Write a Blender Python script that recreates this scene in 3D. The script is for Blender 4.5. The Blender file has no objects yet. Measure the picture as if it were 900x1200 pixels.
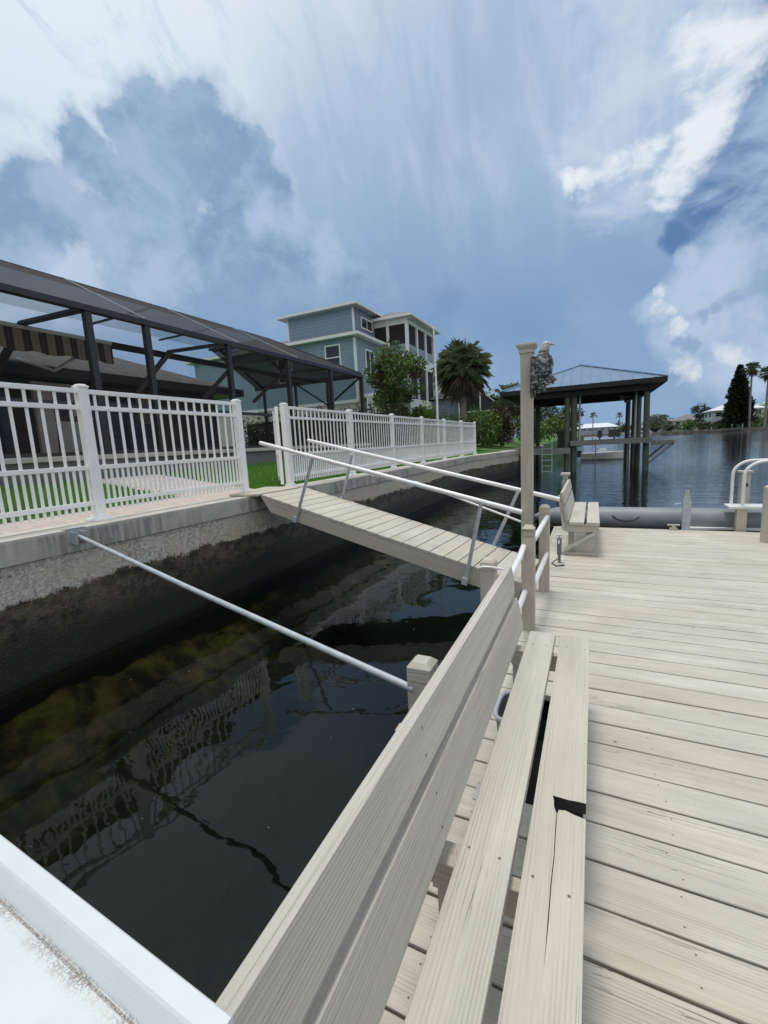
import bpy, math, random
from mathutils import Vector, Matrix
random.seed(11)
R = math.radians
V = Vector
SC = bpy.context.scene
COL = SC.collection

# ------------------------------------------------------------------ camera
cam_d = bpy.data.cameras.new('camera')
cam = bpy.data.objects.new('camera', cam_d); COL.objects.link(cam); SC.camera = cam
cam_d.sensor_fit = 'HORIZONTAL'; cam_d.sensor_width = 36; cam_d.lens = 36*512/900
cam_d.clip_start = .02; cam_d.clip_end = 6000
yaw, pitch, roll = R(25.8), R(8.75), R(3.03)
r0 = V((math.cos(yaw), math.sin(yaw), 0)); f0 = V((-math.sin(yaw), math.cos(yaw), 0)); UP = V((0, 0, 1))
fw = math.cos(pitch)*f0 - math.sin(pitch)*UP
dn = -(math.sin(pitch)*f0 + math.cos(pitch)*UP)
cx = math.cos(roll)*r0 + math.sin(roll)*dn
cd = -math.sin(roll)*r0 + math.cos(roll)*dn
m = Matrix((cx, -cd, -fw)).transposed().to_4x4(); m.translation = V((0, 0, 1.5))
cam.matrix_world = m
SC.render.resolution_x = 768; SC.render.resolution_y = 1024
SC.view_settings.view_transform = 'Standard'; SC.view_settings.look = 'None'
SC.view_settings.exposure = 0.0; SC.view_settings.gamma = 1; SC.view_settings.use_curve_mapping = False
SC.cycles.max_bounces = 8; SC.cycles.transparent_max_bounces = 24
SC.cycles.caustics_reflective = False; SC.cycles.caustics_refractive = False

# ------------------------------------------------------------------ node helper
class NT:
    def __init__(s, tree): s.t = tree; s.n = tree.nodes; s.l = tree.links
    def link(s, a, sock):
        if isinstance(a, (int, float)): sock.default_value = a
        elif isinstance(a, (tuple, list)):
            v = list(a)
            n = len(sock.default_value)
            if n == 4 and len(v) == 3: v.append(1)
            sock.default_value = v[:n]
        else: s.l.new(a, sock)
    def add(s, typ, ins=None, out=0, **kw):
        n = s.n.new(typ)
        for k, v in kw.items(): setattr(n, k, v)
        for k, v in (ins or {}).items():
            s.link(v, n.inputs[k])
        return n.outputs[out]
    def math(s, op, a, b=0, c=0, clamp=False):
        n = s.n.new('ShaderNodeMath'); n.operation = op; n.use_clamp = clamp
        s.link(a, n.inputs[0]); s.link(b, n.inputs[1]); s.link(c, n.inputs[2]); return n.outputs[0]
    def vmath(s, op, a, b=(0, 0, 0), out=0):
        n = s.n.new('ShaderNodeVectorMath'); n.operation = op
        s.link(a, n.inputs[0]); s.link(b, n.inputs[1]); return n.outputs[out]
    def noise(s, vec, scale, detail=4, rough=.5, dist=0, out=0):
        return s.add('ShaderNodeTexNoise', {'Vector': vec, 'Scale': scale, 'Detail': detail, 'Roughness': rough, 'Distortion': dist}, out)
    def mix(s, f, a, b, blend='MIX'):
        n = s.n.new('ShaderNodeMix'); n.data_type = 'RGBA'; n.blend_type = blend; n.clamp_factor = True
        s.link(f, n.inputs[0]); s.link(a, n.inputs[6]); s.link(b, n.inputs[7]); return n.outputs[2]
    def ss(s, v, a, b, lo=0, hi=1):
        n = s.n.new('ShaderNodeMapRange'); n.interpolation_type = 'SMOOTHSTEP'
        s.link(v, n.inputs[0]); s.link(a, n.inputs[1]); s.link(b, n.inputs[2]); s.link(lo, n.inputs[3]); s.link(hi, n.inputs[4]); return n.outputs[0]
    def scale(s, vec, sc): return s.vmath('MULTIPLY', vec, sc)
    def bump(s, h, strength=.3, dist=.01, normal=None):
        i = {'Height': h, 'Strength': strength, 'Distance': dist}
        if normal is not None: i['Normal'] = normal
        return s.add('ShaderNodeBump', i)

def newmat(name):
    m = bpy.data.materials.new(name); m.use_nodes = True
    m.node_tree.nodes.clear(); return m, NT(m.node_tree)
def finish(t, shader):
    o = t.n.new('ShaderNodeOutputMaterial'); t.l.new(shader, o.inputs[0])
def bsdf(t, col, rough=.6, normal=None, metal=0, **kw):
    i = {'Base Color': col, 'Roughness': rough, 'Metallic': metal}; i.update(kw)
    if normal is not None: i['Normal'] = normal
    return t.add('ShaderNodeBsdfPrincipled', i)

# ------------------------------------------------------------------ sky and sun
SUN_EL, SUN_AZ = R(84), R(-66)      # azimuth from +Y, clockwise positive
W = bpy.data.worlds.new('World'); SC.world = W; W.use_nodes = True
W.node_tree.nodes.clear(); t = NT(W.node_tree)
skyn = t.n.new('ShaderNodeTexSky'); skyn.sky_type = 'NISHITA'; skyn.sun_disc = False
skyn.sun_elevation = SUN_EL; skyn.sun_rotation = SUN_AZ; skyn.air_density = 1.0; skyn.dust_density = .6
dirv = t.vmath('NORMALIZE', t.add('ShaderNodeTexCoord', out=0))
def az(a, e):
    """unit direction from azimuth (deg, + = right of +Y) and elevation (deg)"""
    a, e = R(a), R(e); return (math.sin(a)*math.cos(e), math.cos(a)*math.cos(e), math.sin(e))
# domain warp so that cloud edges billow
nz = t.noise(dirv, 3.2, 6, .58, out=1)
w1 = t.vmath('SCALE', t.vmath('SUBTRACT', nz, (.5, .5, .5))); w1.node.inputs['Scale'].default_value = .15
nz2 = t.noise(dirv, 13, 5, .6, out=1)
w2 = t.vmath('SCALE', t.vmath('SUBTRACT', nz2, (.5, .5, .5))); w2.node.inputs['Scale'].default_value = .075
dw = t.vmath('NORMALIZE', t.vmath('ADD', t.vmath('ADD', dirv, w1), w2))
dws = t.vmath('NORMALIZE', t.vmath('ADD', dirv, w2))
w3 = t.vmath('SCALE', t.vmath('SUBTRACT', t.noise(dirv, 6, 6, .6, out=1), (.5, .5, .5))); w3.node.inputs['Scale'].default_value = .13
dwm = t.vmath('NORMALIZE', t.vmath('ADD', t.vmath('ADD', dirv, w3), w2))
def F(d, lst):
    """cloud field: 1 at the middle of a puff, 0 at its radius; max over (azimuth, elevation, radius)"""
    r = None
    for a, e, rad in lst:
        dp = t.vmath('DOT_PRODUCT', d, az(a, e), out=1)
        f = t.math('MULTIPLY_ADD', dp, 1/(1-math.cos(R(rad))), 1-1/(1-math.cos(R(rad))))
        r = f if r is None else t.math('SMOOTH_MAX', r, f, .35)
    return t.math('MAXIMUM', r, -3)
zc = t.add('ShaderNodeSeparateXYZ', {'Vector': dirv}, 2)
S = 10.0   # the colours below are divided by the Background strength 0.1
def c(r_, g, b):
    k_ = min(1, max(0, (.75-r_)/.5)); return (r_*S*(1-.06*k_), g*S*(1-.015*k_), b*S*(1-.015*k_))
base = t.mix(t.ss(zc, -.02, .20), c(.25, .375, .57), c(.22, .345, .56))
base = t.mix(t.ss(zc, .20, .60), base, c(.42, .54, .72))
# thin streaks of high cloud
st = t.noise(t.scale(dirv, (8, 2.6, 2.2)), 1.2, 6, .6, .8)
base = t.mix(t.math('MULTIPLY', t.ss(st, .42, .66), t.ss(zc, .26, .52, 0, .42)), base, c(.62, .70, .84))
soft = t.noise(dirv, 2.3, 5, .55, .3)
base = t.mix(t.ss(soft, .48, .72, 0, .30), base, c(.21, .32, .52))
base = t.mix(t.ss(soft, .50, .28, 0, .35), base, c(.48, .60, .78))
# glare round the veiled sun, upper left
gl = t.vmath('DOT_PRODUCT', dirv, az(-66, 66), out=1)
base = t.mix(t.ss(gl, .74, 1.0, 0, .95), base, c(1.0, 1.0, 1.0))
gl2 = t.vmath('DOT_PRODUCT', dirv, az(-68, 38), out=1)
base = t.mix(t.ss(gl2, .86, .998, 0, .75), base, c(.76, .86, .94))
# zenith haze brightened and unseen bright bank added behind the photographer, for fill light
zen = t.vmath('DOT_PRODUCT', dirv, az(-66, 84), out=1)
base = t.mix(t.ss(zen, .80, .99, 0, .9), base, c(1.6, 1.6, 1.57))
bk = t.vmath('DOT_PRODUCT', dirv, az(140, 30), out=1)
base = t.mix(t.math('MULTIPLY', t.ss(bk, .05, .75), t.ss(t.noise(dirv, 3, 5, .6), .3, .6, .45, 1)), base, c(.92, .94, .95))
st2 = t.noise(t.scale(dirv, (14, 5, 3.2)), 1.5, 8, .66, 1.0)
base = t.mix(t.math('MULTIPLY', t.ss(st2, .47, .66), t.ss(zc, .22, .5, 0, .24)), base, c(.30, .42, .62))
det = t.noise(dirv, 7, 8, .62, .4)
det2 = t.noise(dirv, 16, 6, .65, .3)
n1_ = t.math('SUBTRACT', t.noise(dirv, 9, 9, .62, .15), .5)
n2_ = t.math('SUBTRACT', t.noise(dirv, 24, 7, .62, .2), .5)
n3_ = t.math('SUBTRACT', t.noise(t.scale(dirv, (8, 8, 20)), 1, 8, .62, .6), .5)
def mask(lst, k1, k2, lo, hi, d=None, k3=0):
    f = F(d or dws, lst); f = t.math('MULTIPLY_ADD', n1_, k1, f); f = t.math('MULTIPLY_ADD', n2_, k2, f)
    if k3: f = t.math('MULTIPLY_ADD', n3_, k3, f)
    return t.ss(f, lo, hi)
# big blue grey cumulus towers, left
cl_ = [(-49.5, 31.5, 3.8), (-44, 31.5, 4.6), (-40.8, 28.5, 5.2), (-47, 28, 6.5), (-55.5, 28.2, 3.4), (-42, 23, 8), (-38, 25, 5), (-50, 22, 8.5), (-36, 20, 7), (-45, 15, 9), (-29, 15, 7), (-60.5, 23.2, 5), (-66, 20, 7), (-72, 21, 9)]
cum = mask(cl_, 1.7, 1.0, -.2, .62)
ccol = t.mix(t.ss(det, .36, .66), c(.215, .335, .525), c(.36, .48, .66))
ccol = t.mix(t.math('MULTIPLY', t.ss(det2, .5, .68), .35), ccol, c(.42, .54, .74))
ccol = t.mix(t.ss(zc, .18, .38), c(.225, .36, .56), ccol)
rim = t.math('MULTIPLY', t.math('MULTIPLY', cum, t.math('SUBTRACT', 1, cum)), 2.4)
low_c = t.ss(zc, .16, .36, .25, .92)
base = t.mix(t.math('MULTIPLY', cum, low_c), base, ccol)
base = t.mix(t.math('MULTIPLY', rim, t.math('MULTIPLY', low_c, t.ss(gl2, .70, .97, .05, .6))), base, c(.72, .81, .92))
pal = mask([(-58, 25.0, 3.5), (-54.5, 22, 4.2), (-50, 19, 4.5), (-60, 18, 5), (-38.5, 25.6, 2.2), (-35, 24.5, 3), (-31, 21.5, 3.5), (-66, 16.5, 5)], 2.2, 1.2, .0, 1.2)
base = t.mix(t.math('MULTIPLY', pal, .62), base, c(.50, .61, .78))
dk = mask([(-17, 16.5, 3), (-29, 14.5, 3.6), (-35, 13, 3)], 2.5, 1, .0, 1.3)
base = t.mix(t.math('MULTIPLY', dk, .4), base, c(.165, .265, .46))
# right: the cloud sheet ends in a bright ragged edge, blue sky beyond it
blue = mask([(17.5, 31, 5.0), (15.6, 26, 4.6), (13.8, 22, 5.0), (10, 20.4, 2.6), (7.4, 19.0, 1.7), (16, 18.5, 4.5), (26, 28, 10)], 1.2, .8, -.3, .9)
skyc = t.mix(.7, t.vmath('SCALE', skyn.outputs[0]), c(.085, .19, .42)); skyc.node.inputs[6].links[0].from_node.inputs['Scale'].default_value = .8
base = t.mix(t.math('MULTIPLY', blue, .92), base, skyc)
wm = mask([(13, 21.5, 4.5), (15, 25, 3.5), (17, 18, 5)], .8, .8, .0, 1.4, None, 3.2)
base = t.mix(t.math('MULTIPLY', wm, .75), base, c(.45, .58, .78))
sheet = mask([(5, 31, 7), (1, 27, 6), (7, 37, 8), (2, 24, 4.5), (9.5, 34, 4)], 1.0, .8, -.1, 1.5, None, 3.4)
base = t.mix(t.math('MULTIPLY', sheet, .72), base, c(.62, .71, .84))
brt = mask([(13.0, 37, 3.4), (11.9, 32.4, 2.4), (10.9, 30, 2.1), (9.9, 27.9, 2.0), (8.9, 26.0, 1.8), (7.7, 24.2, 1.7), (6.3, 22.4, 1.3), (5.0, 26.4, 1.3), (3, 25.6, 1.7), (.8, 25.7, 1.6), (-1.4, 25.4, 1.3), (-3.2, 25, 1.1), (9, 33, 1.8)], 1.6, 2.2, -.8, 1.3, dwm, 3.0)
base = t.mix(t.math('MULTIPLY', brt, .9), base, c(.84, .89, .94))
low = mask([(8.6, 13.4, 3.0), (12.5, 14.0, 4.6), (6.2, 12.6, 2.0), (12, 10, 4.4), (18, 12, 7), (8.5, 9.0, 3.0), (14, 6.5, 5), (8.5, 16.4, 1.5)], 1.4, .9, -.35, .9)
base = t.mix(t.math('MULTIPLY', low, .72), base, t.mix(t.ss(det, .35, .62), c(.38, .50, .69), c(.56, .66, .81)))
puff = mask([(8.3, 5.8, 1.1), (9.1, 5.7, .9), (7.5, 5.6, .7), (8.0, 9.9, .7), (12.6, 7.0, 1.2), (6.7, 14.2, .9), (6.4, 12.6, .9), (7.4, 11.6, .7)], 2.6, 2.6, -.5, 1.9, dwm)
base = t.mix(t.math('MULTIPLY', puff, .9), base, c(.76, .80, .84))
bar = mask([(12.4, 12.4, 1.3), (14.5, 12.9, 1.5), (9.8, 11.4, .8), (11, 11.8, .8), (8.5, 9.0, .8), (9.5, 8.8, .7)], 2.0, 1.5, -.2, 1.0, None, 1.5)
base = t.mix(t.math('MULTIPLY', bar, .6), base, c(.25, .36, .56))
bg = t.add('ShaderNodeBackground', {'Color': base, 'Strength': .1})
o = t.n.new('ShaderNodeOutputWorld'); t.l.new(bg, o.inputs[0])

sd = bpy.data.lights.new('sun', 'SUN'); sd.energy = 2.0; sd.angle = R(14); sd.color = (1, .965, .90)
sun = bpy.data.objects.new('sun', sd); COL.objects.link(sun)
sv = V((math.sin(SUN_AZ)*math.cos(SUN_EL), math.cos(SUN_AZ)*math.cos(SUN_EL), math.sin(SUN_EL)))
sun.rotation_euler = sv.to_track_quat('Z', 'Y').to_euler(); sun.location = sv*60

# ------------------------------------------------------------------ materials
M = {}
def wood(name, col, grain=.5, dirt=.3, rough=.62, warm=(1.0, .93, .86), stains=False):
    m, t = newmat(name)
    g = t.add('ShaderNodeAttribute', out=1, attribute_name='gc')
    fine = t.noise(t.scale(g, (3.0, 170, 170)), 1, 6, .72, .5)
    rg = t.noise(t.scale(g, (.9, 7, 7)), 1, 3, .5)
    sepg = [t.add('ShaderNodeSeparateXYZ', {'Vector': g}, i) for i in (1, 2)]
    ph = t.math('MULTIPLY_ADD', rg, 26.0, t.math('MULTIPLY', t.math('MULTIPLY_ADD', sepg[1], .6, sepg[0]), 620.0))
    ring = t.math('MULTIPLY', t.ss(t.math('SINE', ph), .25, .98), t.ss(t.noise(t.scale(g, (1.6, 30, 30)), 1, 4, .6), .36, .66))
    perb = t.noise(t.scale(g, (.02, .35, .35)), 1, 1, .5)
    mid = t.noise(t.scale(g, (1.1, 26, 26)), 1, 4, .6, 1.2)
    big = t.noise(t.scale(g, (1.4, 5, 5)), 1, 3, .5)
    blot = t.noise(g, 9, 5, .6, .3)
    knot = t.add('ShaderNodeTexVoronoi', {'Vector': t.scale(g, (1.3, 7, 7)), 'Scale': 1.0, 'Randomness': 1}, 0)
    kr = t.math('SINE', t.math('MULTIPLY', knot, 90))
    km = t.ss(knot, .17, .05)
    crackn = t.noise(t.scale(g, (.9, 42, 42)), 1, 3, .5, .8)
    crack = t.math('MULTIPLY', t.ss(t.math('ABSOLUTE', t.math('SUBTRACT', crackn, .5)), .006, .0), t.ss(t.noise(t.scale(g, (1.1, 4, 4)), 1.0, 2), .60, .68))
    cc = V(col)
    dark = tuple(cc[i]*(.70, .68, .64)[i] for i in range(3)); lite = tuple(min(1, x*1.10) for x in cc)
    base = t.mix(t.ss(big, .3, .7), tuple(x*.90 for x in cc), lite)
    base = t.mix(t.ss(perb, .35, .65, 0, .55), base, tuple(cc[i]*(.86, .83, .78)[i] for i in range(3)))
    base = t.mix(t.ss(fine, .44, .68, 0, grain), base, dark)
    base = t.mix(t.math('MULTIPLY', ring, grain*.75), base, tuple(cc[i]*(.58, .54, .48)[i] for i in range(3)))
    base = t.mix(t.ss(mid, .52, .70, 0, grain*.8), base, tuple(cc[i]*(.80*warm[i]) for i in range(3)))
    base = t.mix(t.ss(blot, .6, .82, 0, dirt), base, tuple(cc[i]*(.62, .57, .5)[i] for i in range(3)))
    base = t.mix(t.math('MULTIPLY', km, t.ss(kr, -.3, 1, .1, .5)), base, dark)
    base = t.mix(t.math('MULTIPLY', crack, .6), base, tuple(x*.18 for x in cc))
    if stains:
        pw = t.add('ShaderNodeNewGeometry', out=0)
        sn = t.noise(pw, 2.1, 5, .62, .5)
        base = t.mix(t.ss(sn, .52, .72, 0, .38), base, tuple(cc[i]*(.66, .62, .56)[i] for i in range(3)))
        base = t.mix(t.math('MULTIPLY', t.ss(t.noise(t.scale(pw, (5, 9, 1)), 1.7, 5, .7), .62, .74), t.ss(sn, .46, .6, 0, .75)), base, (.36, .235, .13))
        base = t.mix(t.ss(t.noise(t.vmath('ADD', pw, (7, 3, 0)), 1.1, 4, .6), .54, .68, 0, .5), base, tuple(min(1, x*1.18) for x in cc))
        sp_ = t.add('ShaderNodeTexVoronoi', {'Vector': pw, 'Scale': 7.0}, 0); spc = t.add('ShaderNodeTexVoronoi', {'Vector': pw, 'Scale': 7.0}, 1)
        spr = t.add('ShaderNodeSeparateColor', {'Color': spc}, 0)
        base = t.mix(t.math('MULTIPLY', t.ss(t.math('MULTIPLY_ADD', blot, .05, sp_), .095, .06), t.ss(spr, .80, .82, 0, .8)), base, (.085, .07, .055))
    h = t.math('ADD', t.math('MULTIPLY', fine, .5), t.math('MULTIPLY', mid, .9))
    h = t.math('SUBTRACT', h, t.math('MULTIPLY', ring, .42))
    h = t.math('SUBTRACT', h, t.math('MULTIPLY', crack, 1.4))
    h = t.math('ADD', h, t.math('MULTIPLY', t.math('MULTIPLY', km, kr), .3))
    finish(t, bsdf(t, base, rough, t.bump(h, .9, .003)))
    M[name] = m; return m
wood('deck_wood', (.51, .48, .415), .42, .55, stains=True)
wood('bench_wood', (.505, .48, .42), .27, .25)
wood('back_wood', (.52, .50, .45), .55, .15)
wood('post_wood', (.48, .435, .37), .5, .35, warm=(1.0, .86, .74))
wood('tall_post_wood', (.50, .46, .39), .35, .2)
wood('gangway_wood', (.52, .49, .42), .4, .4)
wood('piling_wood', (.095, .11, .08), .6, .4, .8)
wood('old_wood', (.20, .21, .195), .5, .4, .75)
wood('dark_timber', (.020, .019, .018), .5, .4, .8)

def plain(name, col, rough=.5, metal=0, var=.12, scale=6, bumpst=.15, bscale=60, bd=.002, spec=.5):
    m, t = newmat(name)
    p = t.add('ShaderNodeTexCoord', out=3)
    n = t.noise(p, scale, 5, .6)
    cc = V(col)
    base = t.mix(t.ss(n, .3, .72), tuple(x*(1-var) for x in cc), tuple(min(1, x*(1+var)) for x in cc))
    n2 = t.noise(p, bscale, 3, .6)
    finish(t, bsdf(t, base, rough, t.bump(n2, bumpst, bd), metal, **{'Specular IOR Level': spec}))
    M[name] = m; return m
plain('vinyl', (.88, .89, .88), .38, 0, .05, 3, .03)
plain('pipe_white', (.74, .75, .75), .35, 0, .07, 5, .1, 40)
plain('galv', (.38, .42, .45), .55, .15, .14, 14, .2, 50)
plain('bronze', (.022, .022, .025), .45, 0, .15, 4)
plain('trim_white', (.74, .76, .76), .5, 0, .05, 2)
plain('rust', (.17, .12, .09), .8)
plain('slab_grey', (.17, .175, .18), .9, 0, .15, 2, .3, 30)
plain('dark_glass', (.02, .025, .032), .08, 0, .3, .8, 0)
plain('shingle_dark', (.055, .052, .05), .9, 0, .4, 5, .8, 22, .02)
plain('shingle_grey', (.16, .165, .175), .9, 0, .3, 4, .8, 18, .02)
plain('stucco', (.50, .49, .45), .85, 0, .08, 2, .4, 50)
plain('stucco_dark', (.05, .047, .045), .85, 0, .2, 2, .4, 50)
plain('black_plastic', (.015, .015, .017), .35, 0, .2)
plain('grey_plastic', (.33, .35, .37), .4, 0, .1)
plain('lilac_plastic', (.60, .61, .68), .3, 0, .06)
plain('rubber', (.02, .02, .02), .7)
plain('trunk', (.14, .12, .10), .9, 0, .35, 6, .9, 18, .02)
plain('trunk_grey', (.24, .22, .20), .9, 0, .3, 3, .6, 5, .02)
plain('white_metal_roof', (.62, .66, .68), .35, 0, .06, .6)
plain('tan_wall', (.45, .43, .38), .8, 0, .1, 1)
plain('blue_grey_wall', (.28, .34, .40), .8, 0, .1, 1)
plain('white_wall', (.60, .62, .62), .7, 0, .07, 1)
plain('hull_white', (.70, .71, .70), .3, 0, .08, 2)
plain('brown_shore', (.20, .17, .14), .9, 0, .4, .5)
plain('path_concrete', (.46, .44, .40), .9, 0, .15, 1.5, .4, 30)
plain('grey_wicker', (.06, .055, .05), .6, 0, .3, 20)

def siding(name, col, step=.18):
    m, t = newmat(name)
    z = t.add('ShaderNodeSeparateXYZ', {'Vector': t.add('ShaderNodeNewGeometry', out=0)}, 2)
    fr = t.math('FRACT', t.math('DIVIDE', z, step))
    line = t.ss(fr, .14, .02)
    n = t.noise(t.add('ShaderNodeNewGeometry', out=0), .7, 3)
    cc = V(col)
    base = t.mix(t.ss(n, .3, .7), tuple(x*.92 for x in cc), tuple(x*1.07 for x in cc))
    base = t.mix(t.math('MULTIPLY', line, .6), base, tuple(x*.5 for x in cc))
    finish(t, bsdf(t, base, .6, t.bump(fr, .8, .03)))
    M[name] = m; return m
siding('blue_siding', (.225, .30, .375), .22)
siding('grey_siding', (.26, .30, .36), .22)

# concrete sea wall with tide stains
def concrete(name, kind):
    m, t = newmat(name)
    p = t.add('ShaderNodeNewGeometry', out=0)
    z = t.add('ShaderNodeSeparateXYZ', {'Vector': p}, 2)
    n1 = t.noise(p, 3.0, 6, .65); n2 = t.noise(p, 34, 4, .7)
    if kind == 'cap':
        base = t.mix(t.ss(n1, .3, .7), (.42, .40, .36), (.58, .55, .49))
        streak = t.noise(t.scale(p, (14, 14, 1.2)), 1, 4, .65)
        patch = t.ss(t.noise(p, 1.3, 3), .45, .62)
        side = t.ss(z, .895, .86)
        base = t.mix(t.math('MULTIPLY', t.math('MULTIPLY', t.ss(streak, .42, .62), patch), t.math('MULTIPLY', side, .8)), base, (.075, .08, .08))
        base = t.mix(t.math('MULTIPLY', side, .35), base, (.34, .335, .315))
        base = t.mix(t.ss(n2, .55, .75, 0, .3), base, (.15, .15, .14))
        finish(t, bsdf(t, base, .88, t.bump(t.math('ADD', n1, t.math('MULTIPLY', n2, .4)), .6, .01)))
    else:
        vor = t.add('ShaderNodeTexVoronoi', {'Vector': p, 'Scale': 48.0}, 0)
        vc = t.add('ShaderNodeTexVoronoi', {'Vector': p, 'Scale': 48.0}, 1)
        vcs = t.add('ShaderNodeSeparateColor', {'Color': vc}, 0)
        base = t.mix(vcs, (.25, .235, .215), (.68, .655, .61))
        base = t.mix(t.ss(n1, .35, .7, 0, .6), base, (.52, .47, .40))
        lowf = t.noise(t.scale(p, (1, .8, .8)), 1.4, 3, .5)
        ochre = t.math('MULTIPLY', t.ss(lowf, .42, .58), t.ss(z, .72, .5))
        base = t.mix(t.math('MULTIPLY', ochre, .5), base, (.52, .41, .28))
        ck = t.add('ShaderNodeTexVoronoi', {'Vector': t.vmath('ADD', p, t.vmath('SCALE', t.noise(p, 4, 4, .6, out=1))), 'Scale': .7}, 0, feature='DISTANCE_TO_EDGE')
        base = t.mix(t.ss(ck, .006, .0, 0, .7), base, (.07, .06, .05))
        edge = t.math('ADD', z, t.math('ADD', t.math('MULTIPLY', t.math('SUBTRACT', t.noise(t.scale(p, (1, 1.6, 1)), 1.2, 6, .7), .5), .34), t.math('MULTIPLY', t.math('SUBTRACT', n2, .5), .10)))
        wet = t.ss(edge, .42, .385)
        alg = t.mix(t.ss(t.noise(p, 9, 6, .75), .38, .66), (.014, .012, .010), (.10, .083, .055))
        alg = t.mix(t.ss(t.noise(t.scale(p, (1, 1.2, 3)), 1.6, 4, .6), .47, .64, 0, .45), alg, (.18, .14, .085))
        alg = t.mix(t.ss(z, .26, -.08), alg, (.014, .013, .010))
        base = t.mix(wet, base, alg)
        h = t.math('ADD', t.math('MULTIPLY', vor, .5), t.math('ADD', n1, t.math('MULTIPLY', n2, .9)))
        finish(t, bsdf(t, base, t.math('SUBTRACT', .9, t.math('MULTIPLY', wet, .3)), t.bump(h, .7, .011)))
    M[name] = m
concrete('cap_concrete', 'cap'); concrete('wall_concrete', 'wall')

# water
m, t = newmat('water')
p = t.add('ShaderNodeNewGeometry', out=0)
dist = t.vmath('LENGTH', t.vmath('SUBTRACT', p, (-2, 3, 0)), out=1)
a = t.noise(t.scale(p, (1, .8, 1)), 1.5, 2, .45, .3)
b = t.noise(t.scale(p, (1, 1.5, 1)), 5.2, 2, .5, .4)
cwav = t.noise(t.scale(p, (.40, 1.7, 1)), 2.3, 4, .6, .5)
cfar = t.noise(t.scale(p, (.10, .50, 1)), 1.5, 3, .6, .3)
amp = t.ss(dist, 3.5, 20)
h = t.math('ADD', t.math('MULTIPLY', a, .013), t.math('MULTIPLY', b, t.math('MULTIPLY_ADD', amp, .008, .0012)))
h = t.math('ADD', h, t.math('MULTIPLY', cwav, t.math('MULTIPLY', t.math('MULTIPLY', amp, t.ss(dist, 30, 14, .0, 1)), .042)))
nb = t.bump(h, 1.0, 1.0)
rv = t.vmath('SUBTRACT', t.noise(t.scale(p, (.55, 2.0, 1)), 2.4, 4, .6, .3, out=1), (.5, .5, .5))
rf = t.vmath('SUBTRACT', t.noise(t.scale(p, (.09, .55, 1)), 1.3, 4, .6, .3, out=1), (.5, .5, .5))
gust = t.ss(t.noise(t.scale(p, (.03, .12, 1)), 1.0, 3, .6), .35, .65, .45, 1.15)
pm = t.vmath('MULTIPLY', rv, (.10, .14, 0)); pf = t.vmath('MULTIPLY', rf, (.04, .09, 0))
am = t.math('MULTIPLY', gust, t.ss(dist, 9, 26))
def vs_(v, f):
    o_ = t.vmath('SCALE', v); t.link(f, o_.node.inputs['Scale']); return o_
nrm = t.vmath('NORMALIZE', t.vmath('ADD', nb, t.vmath('ADD', vs_(pm, am), vs_(pf, t.math('MULTIPLY', gust, t.ss(dist, 22, 60))))))
fr = t.add('ShaderNodeFresnel', {'IOR': 1.33, 'Normal': nrm})
gl = t.add('ShaderNodeBsdfGlossy', {'Color': (.92, .95, 1), 'Roughness': t.ss(dist, 25, 140, .015, .12), 'Normal': nrm})
tr = t.add('ShaderNodeBsdfTransparent', {'Color': (.34, .37, .27)})
finish(t, t.add('ShaderNodeMixShader', {0: fr, 1: tr, 2: gl})); M['water'] = m

m, t = newmat('lake_bed')
p = t.add('ShaderNodeNewGeometry', out=0)
x = t.add('ShaderNodeSeparateXYZ', {'Vector': p}, 0)
n = t.noise(p, 1.4, 6, .65); n2 = t.noise(t.scale(p, (1, 1, 1)), 5, 4, .6)
alg = t.mix(t.ss(t.math('ADD', t.math('MULTIPLY', n, .6), t.math('MULTIPLY', n2, .4)), .44, .66), (.010, .010, .005), (.30, .22, .06))
deep = t.ss(t.math('ADD', x, t.math('MULTIPLY', n, 1.3)), -3.3, -2.1)
finish(t, bsdf(t, t.mix(deep, alg, (.016, .042, .045)), .9, t.bump(n2, .8, .05))); M['lake_bed'] = m

m, t = newmat('grass')
p = t.add('ShaderNodeNewGeometry', out=0)
n = t.noise(p, 2, 5, .7); n2 = t.noise(p, 60, 3, .7)
base = t.mix(t.ss(n, .3, .7), (.045, .13, .015), (.09, .22, .03))
base = t.mix(t.ss(n2, .4, .7, 0, .7), base, (.03, .07, .012))
finish(t, bsdf(t, base, .9, t.bump(n2, 1, .03))); M['grass'] = m
m, t = newmat('grass_blade')
p = t.add('ShaderNodeNewGeometry', out=0)
base = t.mix(t.noise(p, 9, 3, .7), (.07, .21, .012), (.19, .42, .05))
finish(t, t.add('ShaderNodeMixShader', {0: .35, 1: bsdf(t, base, .6), 2: t.add('ShaderNodeBsdfTranslucent', {'Color': base})})); M['grass_blade'] = m
m, t = newmat('pavers')
p = t.add('ShaderNodeNewGeometry', out=0)
br = t.add('ShaderNodeTexBrick', {'Vector': p, 'Color1': (.52, .44, .40, 1), 'Color2': (.44, .36, .33, 1), 'Mortar': (.5, .47, .43, 1), 'Scale': 4.2, 'Mortar Size': .02})
finish(t, bsdf(t, br, .9)); M['pavers'] = m

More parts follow.
